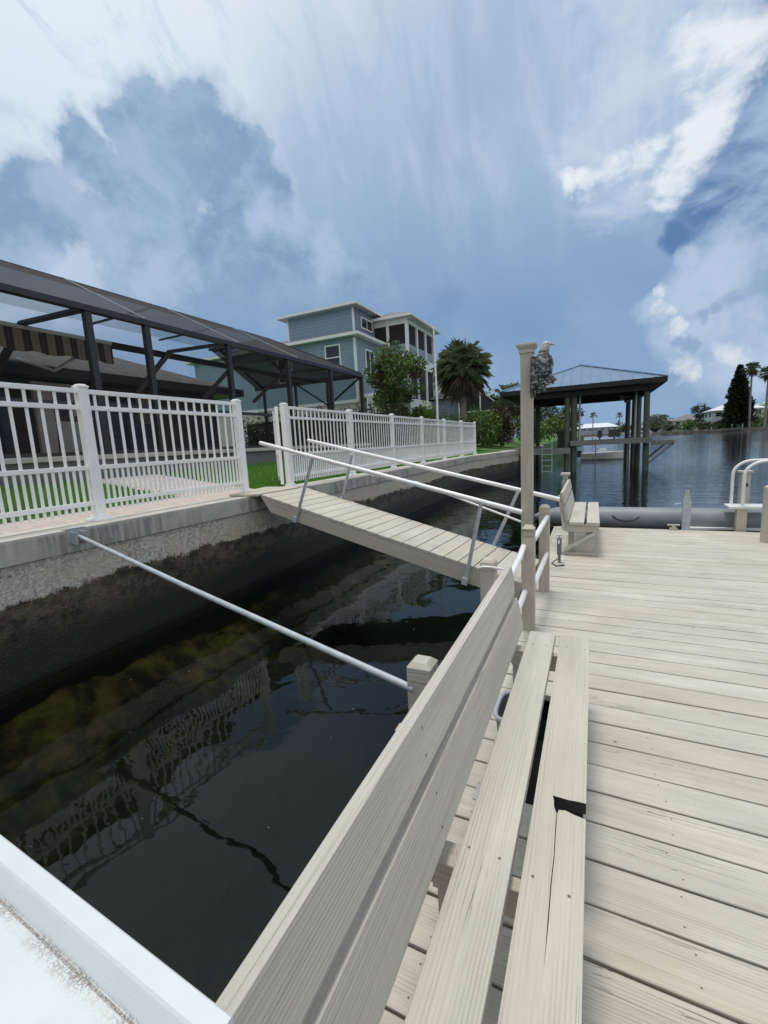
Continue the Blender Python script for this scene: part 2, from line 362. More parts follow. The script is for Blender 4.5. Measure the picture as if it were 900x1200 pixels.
def leafmat(name, c1, c2, tr=.3, sc=1.3):
    m, t = newmat(name)
    p = t.add('ShaderNodeNewGeometry', out=0)
    n = t.noise(p, sc, 4, .6)
    rnd = t.add('ShaderNodeTexVoronoi', {'Vector': p, 'Scale': 5.0}, 1)
    base = t.mix(t.ss(n, .3, .7), c1, c2)
    base = t.mix(.25, base, t.mix(1.0, base, rnd, 'MULTIPLY'))
    finish(t, t.add('ShaderNodeMixShader', {0: tr, 1: bsdf(t, base, .55), 2: t.add('ShaderNodeBsdfTranslucent', {'Color': base})})); M[name] = m
leafmat('leaf_mid', (.045, .10, .022), (.13, .22, .05))
leafmat('leaf_red', (.075, .055, .028), (.15, .12, .05))
leafmat('leaf_bright', (.055, .12, .015), (.14, .24, .035))
leafmat('leaf_palm', (.08, .125, .05), (.21, .27, .13), .25, .9)
leafmat('leaf_dead', (.10, .075, .045), (.17, .13, .08), .1)
leafmat('leaf_fan', (.045, .09, .03), (.11, .18, .06), .25)
leafmat('leaf_dark', (.014, .026, .014), (.03, .048, .022), .1)
leafmat('leaf_far', (.045, .07, .035), (.09, .12, .06), .1, .15)
leafmat('leaf_hedge', (.03, .07, .02), (.06, .12, .035), .2)

def screen(name, opac, col):
    m, t = newmat(name)
    finish(t, t.add('ShaderNodeMixShader', {0: opac, 1: t.add('ShaderNodeBsdfTransparent'), 2: bsdf(t, col, .9)})); M[name] = m
screen('screen_wall', .20, (.015, .016, .018)); screen('screen_roof', .86, (.010, .0105, .012)); screen('screen_roof_top', .34, (.02, .021, .024))
screen('screen_house', .9, (.02, .022, .028))
m, t = newmat('awning_cloth')
p = t.add('ShaderNodeNewGeometry', out=0)
y = t.add('ShaderNodeSeparateXYZ', {'Vector': p}, 1)
f = t.math('FRACT', t.math('DIVIDE', y, .26)); st = t.ss(f, .47, .53)
f2 = t.math('FRACT', t.math('DIVIDE', y, .065)); s2 = t.math('MULTIPLY', t.ss(f2, .7, .8), .5)
base = t.mix(st, (.34, .28, .22), (.055, .035, .04)); base = t.mix(s2, base, (.2, .16, .13))
finish(t, bsdf(t, base, .9)); M['awning_cloth'] = m
m, t = newmat('metal_roof_blue')
p = t.add('ShaderNodeNewGeometry', out=0)
base = t.mix(t.noise(p, .8, 4), (.13, .21, .31), (.20, .295, .41))
finish(t, bsdf(t, base, .32, None, .45)); M['metal_roof_blue'] = m
m, t = newmat('eagle_paint')
p = t.add('ShaderNodeTexCoord', out=3)
n = t.noise(p, 42, 4, .7); n2 = t.noise(p, 11, 3)
base = t.mix(t.ss(n, .46, .64), (.028, .028, .032), (.36, .36, .35)); base = t.mix(t.ss(n2, .58, .7, 0, .6), base, (.50, .50, .48))
finish(t, bsdf(t, base, .6, t.bump(n, 1, .006))); M['eagle_paint'] = m
m, t = newmat('eagle_head')
p = t.add('ShaderNodeTexCoord', out=3)
n = t.noise(p, 60, 4, .7)
base = t.mix(t.ss(n, .38, .6), (.26, .26, .26), (.55, .55, .53))
finish(t, bsdf(t, base, .6, t.bump(n, 1, .005))); M['eagle_head'] = m
m, t = newmat('fiberglass')
p = t.add('ShaderNodeNewGeometry', out=0)
x, y, z = (t.add('ShaderNodeSeparateXYZ', {'Vector': p}, i) for i in range(3))
n = t.noise(p, 9, 5, .6); n2 = t.noise(p, 330, 5, .75); n3 = t.noise(t.scale(p, (120, 60, 120)), 1, 4, .7)
base = t.mix(t.ss(n, .3, .75), (.55, .59, .60), (.59, .63, .64))
scr = t.noise(t.scale(p, (18, 150, 60)), 1, 4, .7)
base = t.mix(t.ss(scr, .6, .75, 0, .35), base, (.42, .46, .48))
# grime collected where the lip meets the tray
d = t.math('SUBTRACT', t.math('ADD', .2275, t.math('MULTIPLY', t.math('ADD', x, .356), -.0437)), y)
gpatch = t.ss(t.noise(p, 14, 3, .6), .35, .65, .25, 1)
gr = t.math('MULTIPLY', t.math('MULTIPLY', gpatch, t.ss(d, .026, -.002)), t.ss(t.math('ADD', t.math('MULTIPLY', n2, .75), t.math('MULTIPLY', n3, .35)), .50, .60))
seam = t.ss(t.math('ABSOLUTE', t.math('SUBTRACT', d, .0015)), .0035, .001)
lowz = t.ss(z, .8615, .858)
gg = t.math('MULTIPLY', t.math('MAXIMUM', t.math('MULTIPLY', gr, t.ss(d, -.005, .0)), t.math('MULTIPLY', seam, t.ss(n2, .35, .6, .35, .95))), lowz)
base = t.mix(gg, base, (.13, .10, .075))
finish(t, bsdf(t, base, .4, t.bump(n2, .25, .001))); M['fiberglass'] = m
m, t = newmat('tube_rubber')
p = t.add('ShaderNodeNewGeometry', out=0)
z = t.add('ShaderNodeSeparateXYZ', {'Vector': p}, 2)
n = t.noise(p, 3, 5, .6)
base = t.mix(t.ss(n, .3, .7), (.15, .18, .20), (.21, .24, .26))
wl = t.ss(t.math('ADD', z, t.math('MULTIPLY', n, .06)), -.07, -.12)
base = t.mix(wl, base, (.03, .035, .03))
finish(t, bsdf(t, base, .5)); M['tube_rubber'] = m

# ------------------------------------------------------------------ mesh builder
LOC = {}
class MB:
    def __init__(s): s.v = []; s.f = []; s.g = []; s.m = []; s.sm = []
    def raw(s, vs, fs, gs=None, mi=0, smooth=False):
        n = len(s.v); s.v += [tuple(v) for v in vs]
        s.g += gs if gs else [tuple(v) for v in vs]
        s.f += [tuple(i+n for i in f) for f in fs]; s.m += [mi]*len(fs); s.sm += [smooth]*len(fs)
    def obox(s, c, ax, ay, az_, mi=0):
        """box: centre and three half-vectors; grain follows the longest"""
        c = V(c); H = [V(ax), V(ay), V(az_)]
        L = [h.length for h in H]; k = L.index(max(L)); o = [k]+[i for i in range(3) if i != k]
        off = V((random.uniform(-60, 60), random.uniform(-60, 60), random.uniform(-60, 60)))
        vs, gs = [], []
        for a in (-1, 1):
            for b in (-1, 1):
                for d in (-1, 1):
                    sg = (a, b, d); vs.append(c+H[0]*a+H[1]*b+H[2]*d)
                    gs.append(tuple(V([sg[o[i]]*L[o[i]] for i in range(3)])+off))
        fs = [(0, 1, 3, 2), (4, 6, 7, 5), (0, 4, 5, 1), (2, 3, 7, 6), (0, 2, 6, 4), (1, 5, 7, 3)]
        if H[0].cross(H[1]).dot(H[2]) < 0: fs = [f[::-1] for f in fs]
        s.raw(vs, fs, gs, mi)
    def box(s, x0, x1, y0, y1, z0, z1, mi=0):
        s.obox(((x0+x1)/2, (y0+y1)/2, (z0+z1)/2), ((x1-x0)/2, 0, 0), (0, (y1-y0)/2, 0), (0, 0, (z1-z0)/2), mi)
    def bar(s, p, q, w, h, up=(0, 0, 1), mi=0):
        p, q = V(p), V(q); d = (q-p); L = d.length; d.normalize()
        sd_ = d.cross(V(up)).normalized(); u = sd_.cross(d).normalized()
        s.obox((p+q)/2, d*L/2, sd_*w/2, u*h/2, mi)
    def tube(s, pts, r, n=12, caps=True, mi=0, smooth=True):
        pts = [V(p) for p in pts]; k = len(pts)
        rr = r if isinstance(r, (list, tuple)) else [r]*k
        d0 = (pts[1]-pts[0]).normalized(); ref = V((0, 0, 1)) if abs(d0.z) < .9 else V((1, 0, 0))
        u = d0.cross(ref).normalized(); vs = []
        for i in range(k):
            d = (pts[min(i+1, k-1)]-pts[max(i-1, 0)]).normalized()
            u = (u-d*u.dot(d)).normalized(); w = d.cross(u)
            for j in range(n):
                a = 2*math.pi*j/n; vs.append(pts[i]+(u*math.cos(a)+w*math.sin(a))*rr[i])
        fs = [(i*n+j, i*n+(j+1) % n, (i+1)*n+(j+1) % n, (i+1)*n+j) for i in range(k-1) for j in range(n)]
        off = V((random.uniform(-9, 9),)*3)
        gs = [tuple(V((v.z, v.x, v.y))+off) for v in vs]
        s.raw(vs, fs, gs, mi, smooth)
        if caps:
            s.raw([vs[j] for j in range(n)], [tuple(range(n))[::-1]], [gs[j] for j in range(n)], mi)
            s.raw([vs[(k-1)*n+j] for j in range(n)], [tuple(range(n))], [gs[(k-1)*n+j] for j in range(n)], mi)
    def prism(s, poly, o, ax, ay, n, mi=0, grain=0, dark_sides=()):
        """polygon (2D list) in plane o + a*ax + b*ay, thickened by vector n"""
        o, ax, ay, n = V(o), V(ax), V(ay), V(n); k = len(poly)
        off = V((random.uniform(-60, 60), random.uniform(-60, 60), random.uniform(-60, 60)))
        A = [o+ax*p[0]+ay*p[1] for p in poly]; B = [a+n for a in A]
        gg = [tuple(V((p[grain], p[1-grain], 0))+off) for p in poly]; gb = [tuple(V(g)+V((0, 0, n.length))) for g in gg]
        fs = [tuple(range(k))[::-1], tuple(range(k, 2*k))]+[(i, (i+1) % k, k+(i+1) % k, k+i) for i in range(k)]
        s.raw(A+B, fs, gg+gb, mi)
        for i in dark_sides: s.m[len(s.m)-k+i] = 1
    def post(s, x, y, z0, z1, w=.089, groove=True, mi=0):
        h = w/2
        if groove:
            s.box(x-h, x+h, y-h, y+h, z0, z1-.088, mi)
            s.box(x-h+.004, x+h-.004, y-h+.004, y+h-.004, z1-.088, z1-.083, mi)
            s.box(x-h, x+h, y-h, y+h, z1-.083, z1-.022, mi)
        else: s.box(x-h, x+h, y-h, y+h, z0, z1-.022, mi)
        q = h-.022; off = V((random.uniform(-9, 9),)*3)
        vs = [(x-h, y-h, z1-.022), (x+h, y-h, z1-.022), (x+h, y+h, z1-.022), (x-h, y+h, z1-.022), (x-q, y-q, z1), (x+q, y-q, z1), (x+q, y+q, z1), (x-q, y+q, z1)]
        s.raw(vs, [(0, 1, 5, 4), (1, 2, 6, 5), (2, 3, 7, 6), (3, 0, 4, 7), (4, 5, 6, 7)], [tuple(V(v)+off) for v in vs], mi)
    def build(s, name, mat, parent=None, bevel=0, seg=2):
        me = bpy.data.meshes.new(name)
        o = LOC.get(parent.name, V((0, 0, 0))) if parent else V((0, 0, 0))
        me.from_pydata([(v[0]-o[0], v[1]-o[1], v[2]-o[2]) for v in s.v], [], s.f)
        at = me.attributes.new('gc', 'FLOAT_VECTOR', 'POINT')
        at.data.foreach_set('vector', [x for g in s.g for x in g])
        for mm in (mat if isinstance(mat, (list, tuple)) else [mat]): me.materials.append(M[mm])
        me.polygons.foreach_set('material_index', s.m); me.polygons.foreach_set('use_smooth', s.sm)
        me.update()
        ob = bpy.data.objects.new(name, me); COL.objects.link(ob)
        if parent: ob.parent = parent; LOC[ob.name] = o
        if bevel:
            b = ob.modifiers.new('bevel', 'BEVEL'); b.width = bevel; b.segments = seg; b.limit_method = 'ANGLE'; b.angle_limit = R(40)
        return ob
def thing(name, label, cat, loc=(0, 0, 0), group=None):
    o = bpy.data.objects.new(name, None); COL.objects.link(o); o.empty_display_size = .2
    o.location = loc; LOC[o.name] = V(loc); o['label'] = label; o['category'] = cat
    if group: o['group'] = group
    return o
def tag(o, label, cat, group=None):
    o['label'] = label; o['category'] = cat
    if group: o['group'] = group
    return o
def kind(o, k, label=None):
    o['kind'] = k
    if label: o['label'] = label
    return o

# ------------------------------------------------------------------ setting
WZ = -.28
b = MB(); b.raw([(-4.12, -40, WZ), (2500, -40, WZ), (2500, 3000, WZ), (-1500, 3000, WZ), (-1500, 120, WZ), (-4.12, 120, WZ)], [(0, 1, 2, 3, 4, 5)])
kind(b.build('water', 'water'), 'structure')
# lake bed: shallow shelf of rocks by the wall, falling away
b = MB(); xs = [-4.4+.16*i for i in range(24)]+[0, 2, 8, 60, 1500]; ys = [-8+.16*j for j in range(170)]+[22, 30, 60, 400, 1500]
from mathutils import noise as mn
vs = []
for yy in ys:
    for xx in xs:
        d = max(0, xx+4.2); z = -.46-.62*min(d, 1.6)**1.15-.9*max(0, d-1.6) if d < 4 else -4
        z = max(z, -3.5)+(0.20*mn.noise(V((xx*1.6, yy*1.6, 3)))+.16*abs(mn.noise(V((xx*3.7, yy*3.7, 9)))))*(1 if d < 4 else 0)
        vs.append((xx, yy, min(z, -.36)))
nx = len(xs)
b.raw(vs, [(j*nx+i, j*nx+i+1, (j+1)*nx+i+1, (j+1)*nx+i) for j in range(len(ys)-1) for i in range(nx-1)], smooth=True)
kind(b.build('water_bed', 'lake_bed'), 'structure')

b = MB()
for _ in range(45):
    xx, yy = random.uniform(-3.6, -.8), random.uniform(.6, 5); q = random.uniform(.001, .003); a = random.uniform(0, 3.14)
    b.raw([(xx+q*math.cos(a+k_*1.257)*(1+.8*(k_ == 0)), yy+q*math.sin(a+k_*1.257), WZ+.003) for k_ in range(5)], [(0, 1, 2, 3, 4)])
kind(b.build('floating_flecks', 'hull_white'), 'stuff', 'tiny pale flecks floating on the dark water')

# left bank
b = MB(); bank = [(-4.6, -12), (-4.6, 16.6), (-3.75, 21.6), (-3.4, 32), (-3.7, 45), (-4.2, 70), (-2, 110), (-8, 150), (-1400, 400)]
vs = []
for i, (xx, yy) in enumerate(bank):
    hh = [.885]*4+[.9, 1.0, 1.2, 1.2, 1.2]
    vs += [(xx, yy, hh[i]), (xx-2.45, yy, hh[i]+(.3 if i < 7 else 0)), (xx-60-yy*2, yy, hh[i]+(.3 if i < 7 else 0)), (xx+.05, yy, -3.2)]
fs = []
for i in range(len(bank)-1):
    a = i*4; fs += [(a, a+4, a+5, a+1), (a+1, a+5, a+6, a+2), (a+3, a+7, a+4, a)]
b.raw(vs, fs); kind(b.build('lawn', 'grass'), 'structure')
b = MB()
for _ in range(26000):
    yy = random.uniform(1.5, 14); xx = -4.72-random.random()**1.3*2.4
    if yy < 4.15 and xx > -5.05: continue
    if 4.1 < yy < 5.3 and xx > -7.05: continue
    z = .885+min(1, (-4.6-xx)/2.45)*.3
    a = random.uniform(0, 6.28); h_ = random.uniform(.04, .10); w_ = .006; l = random.uniform(-.03, .03)
    b.raw([(xx-w_*math.cos(a), yy-w_*math.sin(a), z), (xx+w_*math.cos(a), yy+w_*math.sin(a), z), (xx+l, yy+l*.7, z+h_)], [(0, 1, 2)])
kind(b.build('grass', 'grass_blade'), 'stuff', 'short green lawn grass behind the sea wall')
b = MB(); b.raw([(-7.05, 4.1, 1.195), (-4.62, 4.1, .897), (-4.62, 5.3, .897), (-7.05, 5.3, 1.195)], [(0, 1, 2, 3)])
b.raw([(-5.02, -6, .95), (-4.62, -6, .897), (-4.62, 4.1, .897), (-5.02, 4.1, .95)], [(0, 1, 2, 3)])
kind(b.build('paver_path', 'pavers'), 'structure')
b = MB(); b.raw([(-8.5, 21.2, 1.2), (-3.85, 21.2, .905), (-3.5, 30, .905), (-8.5, 29, 1.22)], [(0, 1, 2, 3)])
kind(b.build('path', 'path_concrete'), 'structure')

# sea wall
sw = thing('sea_wall', 'stained concrete sea wall with pale cap and dark wet foot', 'sea wall', (-4.3, 5, 0))
line = [(-4.18, -12), (-4.18, 16.6), (-3.33, 21.5), (-3.05, 32)]
def strip(b, ln, off0, off1, z0, z1, sub=1):
    for (x0, y0), (x1, y1) in zip(ln[:-1], ln[1:]):
        b.raw([(x0+off0, y0, z0), (x1+off0, y1, z0), (x1+off0, y1, z1), (x0+off0, y0, z1), (x0+off1, y0, z0), (x1+off1, y1, z0), (x1+off1, y1, z1), (x0+off1, y0, z1)],
              [(0, 3, 2, 1), (4, 5, 6, 7), (3, 7, 6, 2), (0, 1, 5, 4)])
b = MB(); strip(b, line, -.46, 0, .70, .90); b.build('cap', 'cap_concrete', sw)
b = MB(); strip(b, line, -.4, -.035, -3.2, .70); b.build('wall_face', 'wall_concrete', sw)
b = MB(); strip(b, line[:3], -.035, .16, -3.2, -.33); b.build('footing', 'wall_concrete', sw)

# ------------------------------------------------------------------ white picket fences
def fence(xl, posts, label, right=False):
    f = thing('picket_fence', label, 'fence', (xl, posts[0], .9), 'white vinyl picket fences on the sea wall')
    H = 1.285
    for yy in posts:
        b = MB(); b.box(xl-.045, xl+.045, yy-.045, yy+.045, .9, .9+H+.01)
        b.box(xl-.052, xl+.052, yy-.052, yy+.052, .9+H+.01, .9+H+.028); b.box(xl-.036, xl+.036, yy-.036, yy+.036, .9+H+.028, .9+H+.042)
        b.box(xl-.085, xl+.085, yy-.10, yy+.10, .9, .925); b.box(xl-.06, xl+.06, yy-.06, yy+.06, .925, .96)
        b.build('post', 'vinyl', f, .004)
    for y0, y1 in zip(posts[:-1], posts[1:]):
        b = MB()
        for z in (1.055, 1.405, 1.985, 2.14):
            b.box(xl-.02, xl+.02, y0+.045, y1-.045, z, z+.042)
        b.build('rails', 'vinyl', f, .003)
        b = MB(); n = 17
        for k in range(1, n):
            yy = y0+(y1-y0)*k/n; b.box(xl-.008, xl+.008, yy-.011, yy+.011, .99, 2.15)
        for k in range(n):
            yy = y0+(y1-y0)*(k+.5)/n; b.box(xl-.008, xl+.008, yy-.011, yy+.011, .985, 1.42)
        b.build('pickets', 'vinyl', f)
    return f
fence(-4.48, [-1.43, .63, 2.69, 4.75], 'white picket fence left of the gangway, over the mooring pole')
fence(-4.40, [5.69, 7.75, 9.80, 11.85, 13.92, 16.0, 18.05][:6]+[16.0+2.0], 'long white picket fence right of the gangway running towards the boathouse')
# the last post of the second run sits just before the wall bends
g = thing('fence_gate', 'white picket gate leaf swung open beside the right fence post', 'gate', (-4.47, 5.63, .9))
dg = V((-.66, .75, 0)).normalized(); pg = V((-4.47, 5.585, 0))
b = MB()
for s_ in (0, .9): b.bar(pg+dg*s_+V((0, 0, .96)), pg+dg*s_+V((0, 0, 2.17)), .05, .05, up=dg)
for z in (1.05, 1.41, 1.98, 2.13): b.bar(pg+V((0, 0, z)), pg+dg*.9+V((0, 0, z)), .03, .045)
b.build('frame', 'vinyl', g, .003)
b = MB()
for k in range(1, 9): b.bar(pg+dg*(.9*k/9)+V((0, 0, 1.0)), pg+dg*(.9*k/9)+V((0, 0, 2.15)), .02, .016, up=dg)
b.build('pickets', 'vinyl', g)

# ------------------------------------------------------------------ dock
dk = thing('dock', 'cream painted wooden boat dock with weathered deck boards', 'dock', (0.8, 3, 0))
b = MB(); scw = MB()
ye = 1.845-.168*15
k = 0
while ye < 7.60:
    gap = random.choice((.006, .008, .010, .013)) if ye < 3 else random.uniform(.006, .011)
    w_ = .168
    x0 = -.53+random.uniform(-.006, .006); x1 = 2.32
    dz = random.uniform(-.0015, .0015); sk = random.uniform(-.004, .004)
    if ye < .3: x0 = -2.05
    cx_ = (x0+x1)/2
    spans = [(x0, x1)] if not (1.66 < ye+w_/2 < 2.45) else [(x0, -.265), (-.012, x1)]
    for xa, xb in spans: b.obox(((xa+xb)/2, ye+w_/2, -.019+dz), ((xb-xa)/2, sk*(xb-xa)/(x1-x0), 0), (0, (w_-gap)/2, 0), (0, 0, .019))
    for xj in (-.42, .28, 1.05, 1.62, 2.2):
        for dy in (.04, .125):
            px_, py_ = xj+random.uniform(-.02, .02), ye+dy+random.uniform(-.01, .01)
            scw.raw([(px_+.003*math.cos(a), py_+.003*math.sin(a), dz+.0008) for a in [i*math.pi/4 for i in range(8)]], [tuple(range(8))])
    ye += w_
YE = ye
b.build('deck_boards', 'deck_wood', dk, .0045, 2)
kind(scw.build('screw_heads', 'rust', dk), 'stuff')
b = MB()
for xj in (-.44, .28, 1.05, 1.62, 2.25): b.box(xj-.02, xj+.02, .3, YE-.03, -.20, -.042)
b.box(-.50, 2.3, YE-.028, YE+.012, -.19, -.002); b.box(2.322, 2.36, -1, YE, -.19, -.001); b.box(-.572, -.534, .32, YE, -.19, -.004)
b.box(-2.0, -.575, .27, .31, -.19, -.05)
b.build('frame', 'deck_wood', dk, .003)
b = MB()
for y0 in (-.6, 1.2, 3.0, 4.8, 6.4): b.box(-.3, 2.1, y0, y0+1.2, -.5, -.205)
b.build('float', 'rubber', dk, .03)

def bench(name, label, y0, y1, zs, x_front, near, cat='bench'):
    """slatted bench facing +x: two seat planks, two back boards, timber frames"""
    g = thing(name, label, cat, (x_front-.2, (y0+y1)/2, 0), 'wooden benches built on the dock')
    X = x_front
    def plank(nm, x0, x1, hole=False):
        b = MB()
        if hole:   # rot hole through the plank, with a split running from it towards the camera
            P = [(x1, y0), (x1, 1.232), (x1-.03, 1.236), (x1-.055, 1.243), (x1-.078, 1.236), (x1-.083, 1.262), (x1-.094, 1.285), (x1-.05, 1.287), (x1-.02, 1.291), (x1, 1.292), (x1, y1), (x0, y1), (x0, y0)]
            P = [(x1, y0), (x1, 1.232), (x1-.03, 1.236), (x1-.055, 1.243), (x1-.074, 1.238), (x1-.0765, 1.22),
                 (x1-.0755, 1.15), (x1-.0735, 1.08), (x1-.0745, 1.0), (x1-.073, .90), (x1-.0735, .80), (x1-.0748, .90), (x1-.0762, 1.0), (x1-.0752, 1.08), (x1-.0775, 1.15), (x1-.0795, 1.225),
                 (x1-.087, 1.245), (x1-.089, 1.27), (x1-.094, 1.288), (x1-.05, 1.287), (x1-.02, 1.291), (x1, 1.292), (x1, y1), (x0, y1), (x0, y0)]
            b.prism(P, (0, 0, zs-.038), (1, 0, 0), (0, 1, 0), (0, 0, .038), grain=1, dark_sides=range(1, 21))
        else:
            b.obox(((x0+x1)/2, (y0+y1)/2, zs-.019), ((x1-x0)/2, 0, 0), (0, (y1-y0)/2, 0), (0, 0, .019))
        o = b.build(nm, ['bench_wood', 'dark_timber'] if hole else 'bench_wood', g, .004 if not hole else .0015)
        return o
    plank('seat_plank', X-(.310 if near else .345), X-.173); o = plank('seat_plank', X-.145, X, hole=near)
    if near: o['label'] = 'seat plank with a rotted hole and a long split'
    # back boards lean outward
    def board(p0, p1, clip_top, clip_bot, yb0, yb1):
        (xa, za), (xb, zb) = p0, p1        # inner face bottom -> top (x,z)
        d = V((xb-xa, 0, zb-za)); L = d.length; d.normalize(); n = V((-d.z, 0, d.x))*.038
        P = [(yb0, 0), (yb1-clip_bot, 0), (yb1, clip_bot*1.0), (yb1, L-clip_top), (yb1-clip_top*.3, L), (yb0, L)]
        b = MB(); b.prism(P, (xa, 0, za), (0, 1, 0), d, n, grain=0)
        b.build('back_board', 'back_wood', g, .004)
    board((X-.345, zs+.016), (X-.379, zs+.197), .055 if near else 0, .02 if near else 0, y0, y1)
    board((X-.385, zs+.232), (X-.412, zs+.374), 0, .06 if near else 0, y0, y1)
    fr_ys = [y0+.03, y1-.06] if not near else [-.3, .98, 2.30]
    if near:
        b = MB()
        for yy in (-.28, 1.0, 2.33):
            for xx in (X-.28, X-.205, X-.115, X-.03):
                q_, w_ = xx+random.uniform(-.008, .008), yy+random.uniform(-.02, .02)
                b.raw([(q_+.0042*math.cos(a_*.785), w_+.0042*math.sin(a_*.785), zs+.0006) for a_ in range(8)], [tuple(range(8))])
            for (xa, za), (xb, zb) in (((X-.345, zs+.016), (X-.379, zs+.197)), ((X-.385, zs+.232), (X-.412, zs+.374))):
                for f_ in (.25, .75):
                    c0 = V((xa+(xb-xa)*f_, yy+random.uniform(-.015, .015), za+(zb-za)*f_)); d_ = V((xb-xa, 0, zb-za)).normalized(); n_ = V((d_.z, 0, -d_.x))
                    b.raw([c0+n_*.0008+d_*.0038*math.cos(a_*.785)+V((0, .0038, 0))*math.sin(a_*.785) for a_ in range(8)], [tuple(range(8))[::-1]])
        kind(b.build('screw_heads', 'rust', g), 'stuff')
    for yy in fr_ys:
        b = MB()
        b.box(X-.385, X-.005, yy, yy+.038, zs-.13, zs-.040)
        if near:
            b.box(X-.385, X-.30, yy+.04, yy+.078, .002, zs-.045); b.box(X-.12, X-.035, yy+.04, yy+.078, .002, zs-.045)
        else:
            b.box(X-.155, X-.065, yy+.04, yy+.125, .04, zs-.045)
            b.box(X-.45, X-.02, yy-.001, yy+.037, .002, .04)
            b.bar((X-.40, yy+.019, .06), (X-.06, yy+.019, zs-.14), .036, .09, up=(0, 1, 0))
            b.box(X-.36, X-.29, yy+.20, yy+.27, .002, zs-.045)
        # upright behind the back boards
        lo = V((X-.400, yy+.019, zs-.12)); hi = V((X-.462, yy+.019, zs+.33))
        b.bar(lo, hi, .036, .032, up=(1, 0, 0))
        b.build('frame', 'post_wood' if near else 'bench_wood', g, .003)
    return g
bench('dock_bench', 'long cream bench in the foreground with a hole rotted in its seat', -.9, 2.49, .40, 0.0, True)
fb = bench('dock_bench', 'short cream bench at the far end of the dock, beyond the tall post', 5.80, 7.60, .43, .085, False)

# posts and rails
rl = thing('dock_railing', 'pair of square wooden posts joined by white pipe handrails', 'railing', (-.42, 3.9, 0))
b = MB(); b.post(-.438, 3.43, -.25, .835, .092); b.build('post', 'post_wood', rl, .003)
b = MB(); b.post(-.412, 4.37, -.25, .855, .092); b.build('post', 'post_wood', rl, .003)
b = MB(); b.tube([(-.47, 3.40, .675), (-.452, 3.05, .67), (-.447, 2.4, .66)], .021); b.build('handrail', 'pipe_white', rl)
b = MB(); b.tube([(-.40, 3.44, .72), (-.385, 4.33, .745)], .021); b.build('handrail', 'pipe_white', rl)
b = MB(); b.tube([(-.46, 3.40, .315), (-.45, 2.4, .31)], .021); b.build('handrail', 'pipe_white', rl)
b = MB(); b.tube([(-.40, 3.44, .36), (-.385, 4.33, .385)], .021); b.build('handrail', 'pipe_white', rl)

tp = thing('tall_post', 'tall square wooden post with moulded cap that carries the eagle', 'post', (-.565, 4.34, 0))
b = MB(); b.box(-.617, -.513, 4.29, 4.39, -.3, 2.255); b.build('shaft', 'tall_post_wood', tp, .003)
b = MB(); b.box(-.628, -.502, 4.279, 4.401, 2.250, 2.280)
vs = [(-.628, 4.279, 2.280), (-.502, 4.279, 2.280), (-.502, 4.401, 2.280), (-.628, 4.401, 2.280), (-.65, 4.257, 2.310), (-.48, 4.257, 2.310), (-.48, 4.423, 2.310), (-.65, 4.423, 2.310)]
b.raw(vs, [(0, 1, 5, 4), (1, 2, 6, 5), (2, 3, 7, 6), (3, 0, 4, 7)]); b.box(-.65, -.48, 4.257, 4.423, 2.310, 2.330)
b.build('cap', 'bench_wood', tp, .002)

def low_post(x, y, z, label):
    b = MB(); b.post(x, y, -1.5, z, .105); o = b.build('mooring_post', 'bench_wood', None, .004)
    tag(o, label, 'post', 'low posts on the water side of the dock'); return o
low_post(-.675, 3.10, .645, 'low square post in front of the lower end of the gangway')
low_post(-.640, 1.62, .595, 'low square post behind the bench back that holds the mooring pole')
b = MB(); b.tube([(-.74, 3.05, .56), (-.735, 3.03, .585), (-.70, 3.025, .60), (-.64, 3.03, .60), (-.60, 3.045, .59), (-.5, 3.1, .56)], .009, 8)
tag(b.build('strap', 'hull_white'), 'thin white strap looped over the low post by the gangway', 'strap')
b = MB(); b.post(2.03, 7.07, -.4, .735, .098)
o = b.build('dock_post', 'bench_wood', None, .004); tag(o, 'grooved square post at the right edge of the deck, nearest the swim ladder', 'post')
b = MB(); b.post(-.40, 7.62, -.3, .80, .098, False)
b.box(-.47, -.33, 7.55, 7.69, .86, .90); b.box(-.44, -.36, 7.58, 7.66, .80, .86)
tag(b.build('dock_post', 'bench_wood', None, .004), 'square post with a flat cap behind the far bench', 'post')

# mooring pole between wall and low post
sp = thing('standoff_pole', 'long grey metal pole spanning from the sea wall to the dock', 'mooring pole', (-4.18, 2.2, .8))
A_, B_ = V((-4.12, 2.27, .835)), V((-.665, 1.575, .475))
b = MB(); b.tube([A_, A_.lerp(B_, .5)+V((0, 0, -.01)), B_], [.017, .0165, .016], 14); b.build('pole', 'galv', sp)
b = MB(); b.box(-4.178, -4.168, 2.20, 2.36, .78, .895); b.box(-4.26, -4.17, 2.20, 2.36, .902, .910); b.box(-4.166, -4.08, 2.225, 2.235, .77, .88); b.box(-4.166, -4.08, 2.305, 2.315, .77, .88)
b.build('bracket', 'galv', sp, .002)

